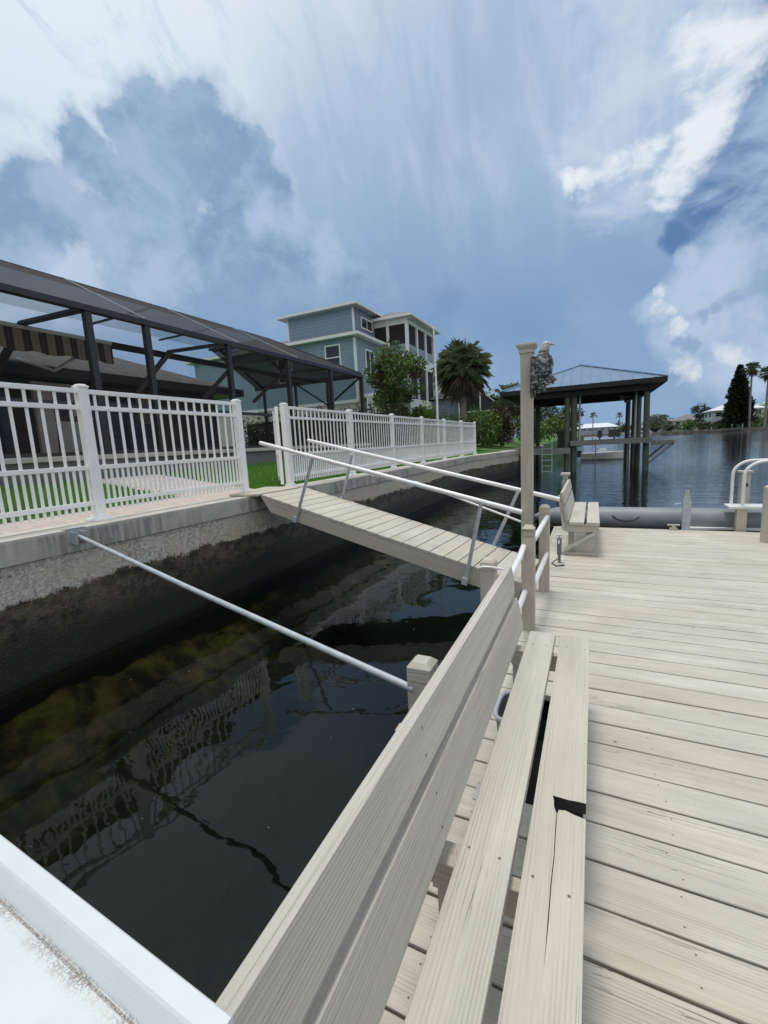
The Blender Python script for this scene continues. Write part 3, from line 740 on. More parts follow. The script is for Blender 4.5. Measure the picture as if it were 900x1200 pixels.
# ------------------------------------------------------------------ gangway
gw = thing('gangway', 'wooden gangway with grey pipe handrails sloping from sea wall to dock', 'gangway', (-2.3, 4.8, .4))
P0, P1 = V((-4.0, 4.53, .93)), V((-.60, 4.24, .105)); d = (P1-P0); L = d.length; d.normalize()
sdv = V((d.y, -d.x, 0)).normalized()*-1   # towards +y
up_ = d.cross(sdv).normalized()
if up_.z < 0: up_ = -up_
Wd = .89
b = MB(); n = 21; st_ = L/n
for i in range(n):
    s0 = i*st_; b.obox(P0+d*(s0+st_/2)+sdv*Wd/2-up_*.016, d*(st_/2-.005), sdv*(Wd/2+random.uniform(0, .006)), up_*.016)
b.build('deck_boards', 'gangway_wood', gw, .003)
b = MB(); b.prism([(-4.72+4.18, 5.47), (-.0, 5.50), (.17, 5.42), (.14, 4.50), (-.36, 4.50)], (-4.18, 0, .905), (1, 0, 0), (0, 1, 0), (0, 0, .03)); b.build('landing_board', 'gangway_wood', gw, .003)
for s_ in (0.002, Wd-.04):
    b = MB(); b.prism([(0.0, -.034), (.20, -.20), (L, -.20), (L, -.034)], P0+sdv*s_, d, up_, sdv*.038); b.build('side_beam', 'old_wood' if False else 'gangway_wood', gw, .003)
for i in range(1, 6):
    b = MB(); b.obox(P0+d*(L*i/6)+sdv*Wd/2-up_*.10, d*.019, sdv*(Wd/2-.045), up_*.06); b.build('cross_beam', 'gangway_wood', gw)
def rail(s_, pa, pb, sts):
    b = MB(); b.tube([pa, pb], .025, 14); b.build('handrail', 'galv' if False else 'pipe_white', gw)
    for lo, hi in sts:
        b = MB(); b.tube([lo, hi], .020, 12); b.obox(V(lo)+V((0, 0, .02)), d*.03, sdv*.028, up_*.035); b.build('stanchion', 'galv', gw)
rail(0, (-3.86, 4.45, 1.605), (-.60, 4.235, .80), [((-3.41, 4.46, .60), (-3.066, 4.44, 1.385)), ((-1.165, 4.235, .055), (-.985, 4.26, .90))])
rail(1, (-3.80, 5.42, 1.622), (-.33, 5.16, .80), [((-3.31, 5.46, .72), (-3.07, 5.41, 1.385)), ((-1.10, 5.20, .16), (-.775, 5.17, .885))])
b = MB(); b.tube([(-2.3, 4.47, 1.16), (-1.78, 4.58, 1.06), (-.62, 4.33, .69)], .011, 8); b.build('hose', 'pipe_white', gw)

# ------------------------------------------------------------------ cleaning table, lower left
ct = thing('cleaning_table', 'white fiberglass table with a raised rim and grimy seam, lower left', 'table', (-1.1, -.2, 0))
# edge line from (-.356,.273) to (-.905,.297): slope -.0437
def ey(x, o): return .273-.0437*(x+.356)-o
zt = .88; XR = -.352
b = MB()
def prof(x): # rim profile: outer bottom, outer top, inner top, inner foot
    return [(x, ey(x, 0), zt-.09), (x, ey(x, .001), zt-.002), (x, ey(x, .003), zt), (x, ey(x, .026), zt), (x, ey(x, .029), zt-.003), (x, ey(x, .044), zt-.028)]
A1, B1 = prof(XR), prof(-2.0)
k = len(A1); b.raw(A1+B1, [(i, i+1, k+i+1, k+i) for i in range(k-1)])
b.raw([A1[-1], B1[-1], (-2.0, -1.1, zt-.028), (XR-.0, -1.1, zt-.028)], [(0, 1, 2, 3)])
b.raw(A1+[(XR, -1.1, zt-.028), (XR, -1.1, zt-.09)], [(7, 6, 5, 4, 3, 2, 1, 0)])
b.build('tray', 'fiberglass', ct)
for x_, y_ in ((-.45, .12), (-1.85, .15), (-.45, -.9), (-1.85, -.9)):
    b = MB(); b.box(x_-.03, x_+.03, y_-.03, y_+.03, .0, zt-.085); b.build('leg', 'galv', ct, .003)

# ------------------------------------------------------------------ items under the near bench
tb = thing('plastic_caddy', 'small lilac grey plastic caddy with open rim under the near bench', 'caddy', (-.36, 2.02, 0))
b = MB(); pts = [(-.35+.055*math.copysign(abs(math.cos(a))**.6, math.cos(a)), 2.02+.12*math.copysign(abs(math.sin(a))**.6, math.sin(a)), .20) for a in [i*math.pi/14 for i in range(29)]]
b.tube(pts, .011, 8, False); b.build('rim', 'lilac_plastic', tb)
b = MB(); k = len(pts)-1
vs = [p for p in pts[:-1]]+[(-.35+(p[0]+.35)*.8, 2.02+(p[1]-2.02)*.85, .004) for p in pts[:-1]]
b.raw(vs, [(i, (i+1) % k, k+(i+1) % k, k+i) for i in range(k)]+[tuple(range(k, 2*k))], smooth=False); b.build('body', 'grey_plastic', tb)
hg = thing('hinge', 'small galvanized hinge plate screwed to a deck board', 'hinge', (-.42, 1.66, 0))
b = MB(); b.box(-.435, -.405, 1.61, 1.70, .0012, .006); b.build('plate', 'galv', hg, .001)
b = MB(); b.tube([(-.404, 1.615, .007), (-.404, 1.695, .007)], .005, 8); b.build('pin', 'galv', hg)

# water stand near the far bench
ws = thing('water_stand', 'small grey tap box with coiled hose next to the far bench', 'tap stand', (-.36, 5.45, 0))
b = MB(); b.box(-.37, -.32, 5.42, 5.48, .10, .30); b.box(-.36, -.33, 5.44, 5.48, 0.0, .10); b.build('box', 'slab_grey', ws, .006)
b = MB(); b.tube([(-.345, 5.42, .27), (-.345, 5.38, .28), (-.345, 5.36, .25)], .010, 8); b.tube([(-.375, 5.45, .335), (-.315, 5.45, .335)], .008, 8); b.tube([(-.345, 5.45, .30), (-.345, 5.45, .335)], .007, 8); b.build('tap', 'galv', ws)
b = MB(); pts = []
for i in range(70):
    a = i*.45; r_ = .085+.012*math.sin(i*1.3); pts.append((-.385+r_*math.cos(a)*.5, 5.38+r_*math.sin(a)*.5, .13+.0022*i+r_*math.sin(a)*.6))
pts = [(-.36, 5.4, .06), (-.42, 5.35, .015), (-.36, 5.25, .012), (-.28, 5.3, .012)]; b.tube(pts, .0075, 6); b.build('hose', 'black_plastic', ws)

# grey float tube past the dock end
ft = thing('float_tube', 'long grey inflatable tube floating past the end of the dock', 'inflatable tube', (1.1, 8.15, -.1))
b = MB(); pts, rr = [], []
for i in range(41):
    u = i/40; x_ = -.95+4.15*u; e = min(1, (1-abs(2*u-1)**10)) ; pts.append((x_, 8.16, .085-.0)); rr.append(max(.02, .185*min(1, (u*9)**.5, ((1-u)*14)**.5)))
b.tube(pts, rr, 24); b.build('tube', 'tube_rubber', ft)
for x_ in (-.2, .55, 1.35, 2.0):
    b = MB(); b.tube([(x_, 8.16+.187*math.sin(a), .085+.187*math.cos(a)) for a in [i*math.pi/10-1.0 for i in range(15)]], .004, 6); b.build('seam', 'grey_plastic', ft)
b = MB(); b.tube([(.30, 7.985, .16), (.36, 7.96, .10), (.47, 7.95, .075), (.60, 7.96, .085), (.68, 7.985, .14)], .010, 8); b.build('handle', 'black_plastic', ft)
b = MB(); b.prism([(1.25, 7.85), (1.75, 7.95), (3.0, 7.95), (3.0, 8.12), (1.4, 8.10)], (0, 0, -.03), (1, 0, 0), (0, 1, 0), (0, 0, .04))
tag(b.build('float_platform', 'hull_white', None, .008), 'flat white float deck low on the water under the grey tube', 'float')

# galvanized bracket post at dock end
bp = thing('guide_bracket', 'flat galvanized upright bracket bolted to the end of the dock', 'bracket', (1.27, 7.78, 0))
b = MB(); b.box(1.225, 1.325, YE+.014, YE+.022, -.2, .42); b.box(1.225, 1.233, YE+.022, YE+.07, -.2, .42); b.box(1.317, 1.325, YE+.022, YE+.07, -.2, .42); b.build('channel', 'galv', bp, .002)
b = MB(); b.prism([(1.225, .422), (1.325, .422), (1.31, .50), (1.275, .60), (1.25, .60), (1.235, .5)], (0, YE+.016, 0), (1, 0, 0), (0, 0, 1), (0, .006, 0)); b.bar((1.28, YE+.03, .59), (1.33, YE+.12, .42), .012, .03); b.tube([(1.20, YE+.03, .40), (1.12, YE+.02, .385)], .01, 8); b.build('catch', 'galv', bp)
cl = MB(); cl.box(1.06, 1.16, YE-.05, YE+.01, .002, .03); cl.box(1.085, 1.135, YE-.04, YE, .03, .065); cl.tube([(1.03, YE-.02, .075), (1.19, YE-.02, .075)], .013, 8)
tag(cl.build('cleat', 'bench_wood'), 'small pale dock cleat left of the galvanized bracket', 'cleat')

# swim ladder
sl = thing('swim_ladder', 'white swim ladder with curved grab rails on a small platform', 'ladder', (2.0, 7.9, 0))
for dy in (0, .26):
    yb = YE+.05+(0 if dy else .0)+dy*.9
    b = MB(); x0 = 1.94-.08*(dy > 0); pts = [(x0, yb, .36), (x0, yb, .80)]
    for i in range(1, 9):
        a = math.pi-math.pi/2*i/8; pts.append((x0+.24+.24*math.cos(a), yb, .80+.20*math.sin(a)))
    pts += [(x0+.42, yb, 1.0)]
    for i in range(1, 7):
        a = math.pi/2-math.pi/2*i/6; pts.append((x0+.42+.2*math.cos(a), yb, .80+.20*math.sin(a)))
    pts.append((x0+.62, yb, -.6)); b.tube(pts, .021, 10); b.build('grab_rail', 'pipe_white', sl)
for z in (-.5, -.2, .1):
    b = MB(); b.tube([(2.48, YE+.05, z), (2.38, YE+.284, z)], .016, 8); b.build('rung', 'pipe_white', sl)
b = MB(); b.box(1.78, 2.26, YE+.014, YE+.33, .325, .36); b.build('platform', 'hull_white', sl, .006)
b = MB(); b.box(1.88, 2.0, YE+.04, YE+.14, -.5, .322); b.build('support', 'post_wood', sl, .003)
bp2 = thing('dock_post', 'cream post with a dark knob hole behind the ladder rails', 'post', (2.07, 8.25, 0))
b = MB(); b.box(2.01, 2.13, 8.22, 8.34, -.6, .80); b.build('shaft', 'bench_wood', bp2, .003)
b = MB(); b.box(1.985, 2.155, 8.195, 8.365, .80, .83); b.build('cap', 'bench_wood', bp2, .004)
b = MB(); b.tube([(2.07, 8.225, .62), (2.07, 8.205, .62)], .03, 14); b.build('knob', 'black_plastic', bp2)
b = MB(); b.tube([(2.55, 8.3, -.6), (2.55, 8.3, 1.12)], .045, 14); tag(b.build('pole', 'vinyl'), 'white round pole at the right edge, beyond the ladder', 'pole')

# ------------------------------------------------------------------ eagle carving on the tall post
eg = thing('eagle_statue', 'grey and black carved eagle perched on the side of the tall post', 'statue', (-.46, 4.30, 1.86))
EX, EY = -.43, 4.27
def loft(b, prof_, n=16, mi=0):
    """prof_: list of (cx,cy,cz,rx,ry)"""
    vs = []
    for (x_, y_, z_, rx, ry) in prof_:
        for j in range(n):
            a = 2*math.pi*j/n; vs.append((x_+rx*math.cos(a), y_+ry*math.sin(a), z_))
    fs = [(i*n+j, i*n+(j+1) % n, (i+1)*n+(j+1) % n, (i+1)*n+j) for i in range(len(prof_)-1) for j in range(n)]
    b.raw(vs, fs+[tuple(range(n))[::-1], tuple(range(len(vs)-n, len(vs)))], mi=mi, smooth=True)
b = MB(); loft(b, [(EX-.02, EY, 1.98, .02, .02), (EX-.015, EY, 2.0, .045, .04), (EX-.005, EY, 2.05, .068, .06), (EX+.005, EY, 2.11, .078, .068), (EX+.005, EY, 2.17, .072, .062), (EX, EY, 2.22, .052, .048), (EX+.004, EY, 2.25, .04, .038), (EX+.01, EY, 2.27, .036, .034)])
# folded wings hanging past the body, built of overlapping feathers
for sx in (-1, 1):
    for row in range(9):
        for q in range(4):
            z = 2.20-row*.026; x_ = EX+sx*(.045+.012*math.sin(row*.5))+(q-1.5)*.016*(-sx)*.6
            y_ = EY-.062+.010*q-.008*math.sin(row/8*3.1)
            l = .05+row*.004; tip = V((x_+sx*.006, y_-.006, z-l))
            b.raw([(x_-.012, y_+.004, z), (x_, y_-.009, z-.01), (x_+.012, y_+.004, z), (x_+.010, y_, z-l*.7), tip, (x_-.010, y_, z-l*.7)], [(0, 1, 4, 5), (1, 2, 3, 4)])
for q in range(7):   # breast feathers and tail
    for row in range(7):
        x_ = EX-.05+q*.0165+(row % 2)*.008; z = 2.18-row*.024; y_ = EY-.066*math.sqrt(max(.05, 1-((x_-EX)/.085)**2))-.004
        b.raw([(x_-.009, y_, z), (x_+.009, y_, z), (x_+.007, y_-.004, z-.022), (x_, y_-.006, z-.03), (x_-.007, y_-.004, z-.022)], [(0, 1, 2, 3, 4)])
for q in range(5): b.obox((EX-.055+q*.014, EY-.01, 1.945-.006*abs(q-2)), (.008, 0, -.002), (0, .006, 0), (.004, 0, .06))
b.build('body', 'eagle_paint', eg)
b = MB(); loft(b, [(EX+.008, EY, 2.255, .041, .038), (EX+.014, EY, 2.28, .037, .034), (EX+.022, EY, 2.305, .037, .032), (EX+.026, EY, 2.33, .034, .030), (EX+.024, EY, 2.35, .022, .020), (EX+.02, EY, 2.358, .006, .006)])
b.build('head', 'eagle_head', eg)
b = MB(); b.tube([(EX+.045, EY-.004, 2.322), (EX+.068, EY-.006, 2.324), (EX+.082, EY-.007, 2.314), (EX+.086, EY-.007, 2.298)], [.014, .012, .008, .002], 8); b.build('beak', 'eagle_head', eg)
b = MB(); b.tube([(EX+.038, EY-.027, 2.328), (EX+.038, EY-.031, 2.328)], .005, 8); b.build('eye', 'black_plastic', eg)
for sx in (-.02, .03):
    b = MB(); b.tube([(EX+sx, EY-.02, 2.03), (EX+sx+.003, EY-.03, 1.985), (EX+sx+.01, EY-.045, 1.972)], [.020, .011, .009], 8)
    for q in (-1, 0, 1): b.tube([(EX+sx+.008, EY-.04, 1.975), (EX+sx+.014+q*.010, EY-.062, 1.972), (EX+sx+.014+q*.012, EY-.074, 1.956)], [.008, .007, .002], 6)
    b.build('talon', 'eagle_paint', eg)
b = MB()
for i in range(34):   # knotted root perch, bolted to the post
    u = random.random(); x_ = -.50+u*.15*(1-.0); z = 1.965-.16*(1-u)*random.random()
    p_ = V((x_, EY-.02+random.uniform(-.03, .02), z)); q_ = p_+V((random.uniform(-.04, .04), random.uniform(-.03, .02), random.uniform(-.05, .01)))
    q_.x = max(q_.x, -.505); b.tube([p_, (p_+q_)/2+V((0, random.uniform(-.015, .01), .006)), q_], [random.uniform(.014, .024), .017, .010], 7)
b.tube([(-.508, EY+.02, 1.80), (-.50, EY+.01, 2.0), (-.503, EY+.01, 2.22)], [.02, .03, .018], 8)
b.tube([(-.50, EY, 1.955), (-.42, EY-.02, 1.965), (-.345, EY-.035, 1.98)], [.028, .026, .014], 8)
b.build('perch', 'eagle_paint', eg)
eg.location = (-.455, 4.30, 1.905); eg.scale = (1.12, 1.08, .84)

# ------------------------------------------------------------------ plant builders
def rnd_unit():
    while True:
        v = V((random.uniform(-1, 1), random.uniform(-1, 1), random.uniform(-1, 1)))
        if .05 < v.length < 1: return v.normalized()
def leaf(b, p, d, n, L, w, mi=0):
    d = d.normalized(); s_ = d.cross(n)
    if s_.length < .01: s_ = d.cross(V((1, 0, 0)))
    s_.normalize()
    b.raw([p, p+d*L*.45+s_*w, p+d*L, p+d*L*.45-s_*w], [(0, 1, 2, 3)], mi=mi)
def clump(b, c_, r_, n, L, w, mi=0, droop=.2):
    c_ = V(c_)
    for _ in range(n):
        u = rnd_unit(); rad = random.random()**.45
        p = c_+V((u.x*r_[0], u.y*r_[1], u.z*r_[2]))*rad
        d = (u+rnd_unit()*.9-V((0, 0, droop))).normalized()
        leaf(b, p, d, rnd_unit(), L*random.uniform(.6, 1.3), w*random.uniform(.7, 1.2), mi)
def tree(name, label, cat, x, y, z0, z1, rad, n=2600, L=.16, mat='leaf_mat', trunk_r=.12, lo=.35, clumps=26, group=None, mats=None, trunkmat='trunk'):
    g = thing(name, label, cat, (x, y, z0), group)
    H = z1-z0; b = MB(); ends = []
    top = V((x+random.uniform(-.05, .05)*H, y, z0+H*.80))
    mid = V((x+random.uniform(-.03, .03)*H, y, z0+H*.45))
    b.tube([(x, y, z0-.1), mid, top], [trunk_r, trunk_r*.7, trunk_r*.25], 8)
    for i in range(clumps):
        t_ = random.uniform(lo*.8, .8); base_ = V((x, y, z0)).lerp(top, t_/.8)
        a = random.uniform(0, 6.283); u = max(.22, math.sin(math.pi*min(1, (t_-lo*.55)/(1.06-lo*.55)))**.7)
        e = V((x, y, z0+H*t_))+V((math.cos(a)*rad*u*random.uniform(.35, .95), math.sin(a)*rad*u*random.uniform(.35, .95), H*random.uniform(.02, .14)))
        b.tube([base_, base_.lerp(e, .55)+V((0, 0, H*.02)), e], [trunk_r*.4, trunk_r*.25, trunk_r*.08], 5, False); ends.append(e)
    b.build('trunk', trunkmat, g)
    b = MB()
    ends.append(top+V((0, 0, H*.12)))
    for e in ends:
        rr = rad*random.uniform(.22, .42)
        clump(b, e, (rr, rr, rr*.75), n//len(ends), L, L*.28, mi=(random.random() < .25) if mats else 0)
    b.build('crown', mats or mat, g); return g
def shrub(name, label, cat, x, y, z0, w, h, n=900, L=.14, mat='leaf_mid', group=None, d=None):
    g = thing(name, label, cat, (x, y, z0), group)
    b = MB()
    for i in range(6):
        a = random.uniform(0, 6.28); b.tube([(x, y, z0), (x+math.cos(a)*w*.2, y+math.sin(a)*w*.2, z0+h*.5), (x+math.cos(a)*w*.35, y+math.sin(a)*w*.35, z0+h*.8)], [.03, .02, .01], 5, False)
    b.build('stems', 'trunk', g); b = MB(); k_ = 9
    for i in range(k_):
        a = random.uniform(0, 6.28); q = random.random()**.5
        clump(b, (x+math.cos(a)*w*.36*q, y+math.sin(a)*(d or w)*.36*q, z0+h*random.uniform(.25, .75)), (w*.26, (d or w)*.26, h*.27), n//k_, L, L*.3)
    b.build('leaves', mat, g); return g
def fan_palm(name, label, x, y, z0, zc_, r_, fronds=42, seg=13, tr=.16, group=None, lean=(0, 0), skirt=12):
    g = thing(name, label, 'palm tree', (x, y, z0), group)
    b = MB(); k_ = 9; b.tube([(x+lean[0]*(1-i/k_)**2, y, z0-.1+(zc_-z0)*i/k_) for i in range(k_+1)], [tr*(1.15-.35*i/k_) for i in range(k_+1)], 10); b.build('trunk', 'trunk_grey', g)
    c_ = V((x, y, zc_))
    live, dead = MB(), MB()
    for i in range(fronds+skirt):
        isd = i >= fronds
        el = random.uniform(-.55, 1.45) if not isd else random.uniform(-1.35, -.7)
        a = random.uniform(0, 6.283); d = V((math.cos(a)*math.cos(el), math.sin(a)*math.cos(el), math.sin(el)))
        pl = r_*random.uniform(.38, .62); e = c_+d*pl+V((0, 0, -.05*r_)); bb = dead if isd else live
        bb.tube([c_, c_.lerp(e, .5)+V((0, 0, .04*r_)), e], [.02*r_, .012*r_, .010*r_], 4, False)
        sd_ = d.cross(V((0, 0, 1)))
        if sd_.length < .05: sd_ = V((1, 0, 0))
        sd_.normalize(); nn = sd_.cross(d)
        for j in range(seg):
            f = (j/(seg-1)-.5)*2; an = f*2.0
            ld = (d*math.cos(an)+sd_*math.sin(an)+nn*.15*abs(f)).normalized()
            Ls = r_*.55*(1-.35*abs(f))*random.uniform(.85, 1.1); wv = nn.cross(ld).normalized()*r_*.021
            m_ = e+ld*Ls*.55; tip = e+ld*Ls+V((0, 0, -Ls*random.uniform(.15, .5)))
            bb.raw([e, m_+wv, tip, m_-wv], [(0, 1, 2), (0, 2, 3)])
    live.build('fronds', 'leaf_palm', g)
    if skirt: dead.build('dead_fronds', 'leaf_dead', g)
    return g
def areca(name, label, x, y, z0, h, r_, n=16, mat='leaf_fan', group=None, cat='palm shrub'):
    g = thing(name, label, cat, (x, y, z0), group); b, s_ = MB(), MB()
    for i in range(n):
        a = random.uniform(0, 6.283); out = random.uniform(.35, 1)*r_; top = h*random.uniform(.65, 1.0)*(1-.25*out/r_)
        pts = []
        for k_ in range(9):
            t_ = k_/8; pts.append(V((x+math.cos(a)*out*t_**1.5, y+math.sin(a)*out*t_**1.5, z0+top*(1.25*t_-.42*t_**3))))
        s_.tube(pts, [.018, .016, .014, .012, .01, .008, .006, .005, .003], 4, False)
        for k_ in range(2, 8):
            for q in (0, .33, .66):
                p = pts[k_].lerp(pts[k_+1], q); d = (pts[k_+1]-pts[k_]).normalized(); sd_ = d.cross(V((0, 0, 1))).normalized()
                for sg in (-1, 1):
                    ld = (d*.6+sd_*sg*.8+V((0, 0, -.25))).normalized(); leaf(b, p, ld, V((0, 0, 1)), .30*h/2, .016*h/2+.006)
    s_.build('stems', 'leaf_hedge', g); b.build('fronds', mat, g); return g

# ------------------------------------------------------------------ patio, pool cage and the house it belongs to
sl_ = thing('patio', 'raised grey patio slab edged with pavers under the pool cage', 'patio', (-9.6, 5, 1.2))
b = MB(); b.box(-12.0, -7.22, -8, 14.0, .7, 1.50); b.build('slab', 'slab_grey', sl_)
b = MB(); b.box(-12.0, -7.14, -8, 14.08, 1.502, 1.58); b.build('paver_edge', 'path_concrete', sl_, .01)
pc = thing('pool_cage', 'dark bronze screened pool enclosure over the patio', 'screen enclosure', (-9.6, 6, 1.58))
XF, XR_, ZE, ZR, XH = -7.3, -9.5, 3.87, 5.03, -12.0
PY = [-5.3, -3.3, -1.3, .65, 2.65, 4.65, 5.68, 7.65, 9.75, 11.85, 13.85]
for yy in PY:
    b = MB(); b.box(XF-.05, XF+.05, yy-.05, yy+.05, 1.58, ZE); b.build('post', 'bronze', pc)
b = MB(); b.box(XF-.06, XF+.07, -5.3, 13.9, ZE-.04, ZE+.05); b.build('eave_beam', 'bronze', pc)
b = MB(); b.box(XF-.03, XF+.03, -5.3, 13.85, 1.58, 1.64); b.box(XF-.03, XF+.03, -5.3, 13.85, 2.35, 2.41); b.build('sill_rail', 'bronze', pc)
b = MB(); b.box(-9.36, -9.24, -5.3, 13.85, 3.83, 3.95); b.build('tie_beam', 'bronze', pc)
for yy in PY[:-1]:
    if yy == 5.68: continue
    b = MB(); b.bar((XF, yy, ZE), (-9.1, yy, ZE+.07), .05, .13, up=(0, 1, 0)); b.bar((-9.1, yy, ZE+.07), (-10.4, yy, 3.15), .05, .13, up=(0, 1, 0))
    b.bar((XR_, yy, ZR-.03), (XH, yy, ZR-.03), .04, .06, up=(0, 1, 0))
    b.build('rafter', 'bronze', pc)
b = MB(); b.box(XR_-.04, XR_+.04, -5.3, 11.7, ZR-.05, ZR+.03); b.bar((XR_, 11.7, ZR), (XF, 13.85, ZE+.08), .07, .08); b.bar((XR_, 11.7, ZR), (XH, 11.7, ZR), .07, .08)
b.build('ridge_beam', 'bronze', pc)
for xx in (-8.7, -10.1, -11.6):
    b = MB(); b.box(xx-.04, xx+.04, 13.82, 13.90, 1.58, ZE); b.build('post', 'bronze', pc)
b = MB(); b.box(XH, XF, 13.81, 13.9, ZE-.04, ZE+.1); b.box(XH, XF, 13.83, 13.88, 2.5, 2.56); b.bar((-10.1, 13.85, 3.87), (-10.1, 11.7, ZR), .05, .08); b.bar((-11.6, 13.85, 3.87), (-11.6, 11.7, ZR), .05, .08)
b.bar((-8.7, 13.86, 3.0), (-7.35, 13.86, 3.85), .05, .06); b.bar((-8.7, 13.86, 3.0), (-10.0, 13.86, 3.85), .05, .06); b.build('end_frame', 'bronze', pc)
b = MB(); b.raw([(XF, -5.3, 1.6), (XF, 13.85, 1.6), (XF, 13.85, ZE), (XF, -5.3, ZE)], [(0, 1, 2, 3)]); b.raw([(XH, 13.86, 1.6), (XF, 13.86, 1.6), (XF, 13.86, ZE), (XH, 13.86, ZE)], [(0, 1, 2, 3)])
b.build('wall_screen', 'screen_wall', pc)
b = MB(); b.raw([(XF, -5.3, ZE+.065), (XF, 13.87, ZE+.065), (XR_, 11.7, ZR+.035), (XR_, -5.3, ZR+.035)], [(0, 1, 2, 3)])
b.raw([(XF, 13.87, ZE+.065), (XH, 13.87, ZE+.065), (XH, 11.7, ZR+.035), (XR_, 11.7, ZR+.035)], [(0, 1, 2, 3)]); b.build('sloped_screen', 'screen_roof', pc)
b = MB(); b.raw([(XR_, -5.3, ZR+.037), (XR_, 11.7, ZR+.037), (XH, 11.7, ZR+.037), (XH, -5.3, ZR+.037)], [(0, 1, 2, 3)]); b.build('flat_screen', 'screen_roof_top', pc)
for yy in (5.68, 8.0, 10.2):
    b = MB(); b.bar((XF+.01, yy, ZE+.085), (XR_, yy, ZR+.05), .018, .018); b.build('spline', 'galv', pc)

aw = thing('awning', 'brown and cream striped awning hanging inside the pool cage', 'awning', (-10.5, 2.5, 3.8))
b = MB(); y0, y1 = -2.6, 6.15
pts = [(-12.0, 4.35), (-9.0, 3.84)]
b.raw([(-12.0, y0, 4.35), (-9.0, y0, 3.84), (-9.0, y1, 3.84), (-12.0, y1, 4.35)], [(0, 1, 2, 3)]); b.raw([(-12.0, y0, 4.33), (-9.0, y0, 3.82), (-9.0, y1, 3.82), (-12.0, y1, 4.33)], [(3, 2, 1, 0)])
b.build('canopy', 'awning_cloth', aw)
b = MB(); n = 70
for i in range(n):
    ya, yb = y0+(y1-y0)*i/n, y0+(y1-y0)*(i+1)/n; za, zb = (3.47-.05*abs(math.sin(ya*6.0)) for ya in (ya, yb))
    b.raw([(-8.98, ya, 3.81), (-8.98, yb, 3.81), (-8.97+.02*math.sin(yb*11), yb, zb), (-8.97+.02*math.sin(ya*11), ya, za)], [(0, 1, 2, 3)])
b.build('valance', 'awning_cloth', aw)
b = MB(); b.tube([(-9.0, y0, 3.84), (-9.0, y1, 3.84)], .035, 8); b.bar((-9.05, 5.9, 3.8), (-10.3, 5.7, 3.4), .04, .05); b.bar((-10.3, 5.7, 3.4), (-12, 5.9, 3.9), .04, .05); b.build('front_bar', 'trim_white', aw)

def hip_roof(b, x0, x1, y0, y1, z, h, t=.14, over=0, mi=0):
    x0 -= over; x1 += over; y0 -= over; y1 += over
    w, d = x1-x0, y1-y0; i = min(w, d)/2
    if w >= d: A, B = (x0+i, (y0+y1)/2, z+h), (x1-i, (y0+y1)/2, z+h)
    else: A, B = ((x0+x1)/2, y0+i, z+h), ((x0+x1)/2, y1-i, z+h)
    c_ = [(x0, y0, z), (x1, y0, z), (x1, y1, z), (x0, y1, z)]
    vs = c_+[A, B]
    if w >= d: fs = [(0, 1, 5, 4), (1, 2, 5), (2, 3, 4, 5), (3, 0, 4)]
    else: fs = [(0, 1, 4), (1, 2, 5, 4), (2, 3, 5), (3, 0, 4, 5)]
    b.raw(vs, fs, mi=mi)
def fascia(b, x0, x1, y0, y1, z, over, h=.2, mi=0):
    X0, X1, Y0, Y1 = x0-over, x1+over, y0-over, y1+over
    b.box(X0-.02, X1+.02, Y0-.02, Y0, z-h, z+.01, mi); b.box(X0-.02, X1+.02, Y1, Y1+.02, z-h, z+.01, mi)
    b.box(X0-.02, X0, Y0, Y1, z-h, z+.01, mi); b.box(X1, X1+.02, Y0, Y1, z-h, z+.01, mi)
    b.raw([(X0, Y0, z-h+.02), (X1, Y0, z-h+.02), (X1, Y1, z-h+.02), (X0, Y1, z-h+.02)], [(3, 2, 1, 0)], mi=mi)
oh = thing('patio_house', 'low house with dark shingle hip roof behind the pool cage', 'house', (-17, 2, 1))
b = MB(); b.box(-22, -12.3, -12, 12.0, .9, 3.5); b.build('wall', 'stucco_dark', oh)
b = MB(); hip_roof(b, -22, -12.3, -12, 12.0, 3.72, 2.2, over=.7); b.build('roof', 'shingle_dark', oh)
b = MB(); fascia(b, -22, -12.3, -12, 12.0, 3.72, .7, .22); b.build('fascia', 'bronze', oh)
for yy in (-2.5, 1.6, 4.6, 8.6):
    b = MB(); b.box(-12.295, -12.25, yy-1.1, yy+1.1, 1.6, 3.3); b.build('glass_door', 'dark_glass', oh)
b = MB(); b.box(-12.30, -12.2, 6.2, 7.4, 1.6, 3.45); b.build('pillar', 'stucco', oh)

# patio furniture seen through the pickets
def patio_chair(x, y, a, label):
    g = thing('patio_chair', label, 'chair', (x, y, 1.58), 'dark patio chairs in the pool cage'); c_, s_ = math.cos(a), math.sin(a)
    def P(u, v, z): return V((x+u*c_-v*s_, y+u*s_+v*c_, 1.58+z))
    b = MB(); b.obox(P(0, 0, .68), V((c_, s_, 0))*.22, V((-s_, c_, 0))*.22, (0, 0, .03)); b.build('seat', 'grey_wicker', g)
    b = MB(); b.obox(P(-.21, 0, .98), V((c_, s_, 0))*.02, V((-s_, c_, 0))*.21, (0, 0, .26)); b.build('backrest', 'grey_wicker', g)
    for u in (-.2, .2):
        for v in (-.2, .2):
            b = MB(); b.tube([P(u*1.15, v*1.15, 0), P(u, v, .66)], .015, 6); b.build('leg', 'bronze', g)
patio_chair(-8.6, 5.0, .4, 'high dark patio chair nearest the awning edge'); patio_chair(-8.7, 6.6, 2.4, 'high dark patio chair on the boathouse side of the bar table')
g = thing('patio_table', 'tall dark bar table between two high patio chairs', 'table', (-8.9, 5.8, 1.58))
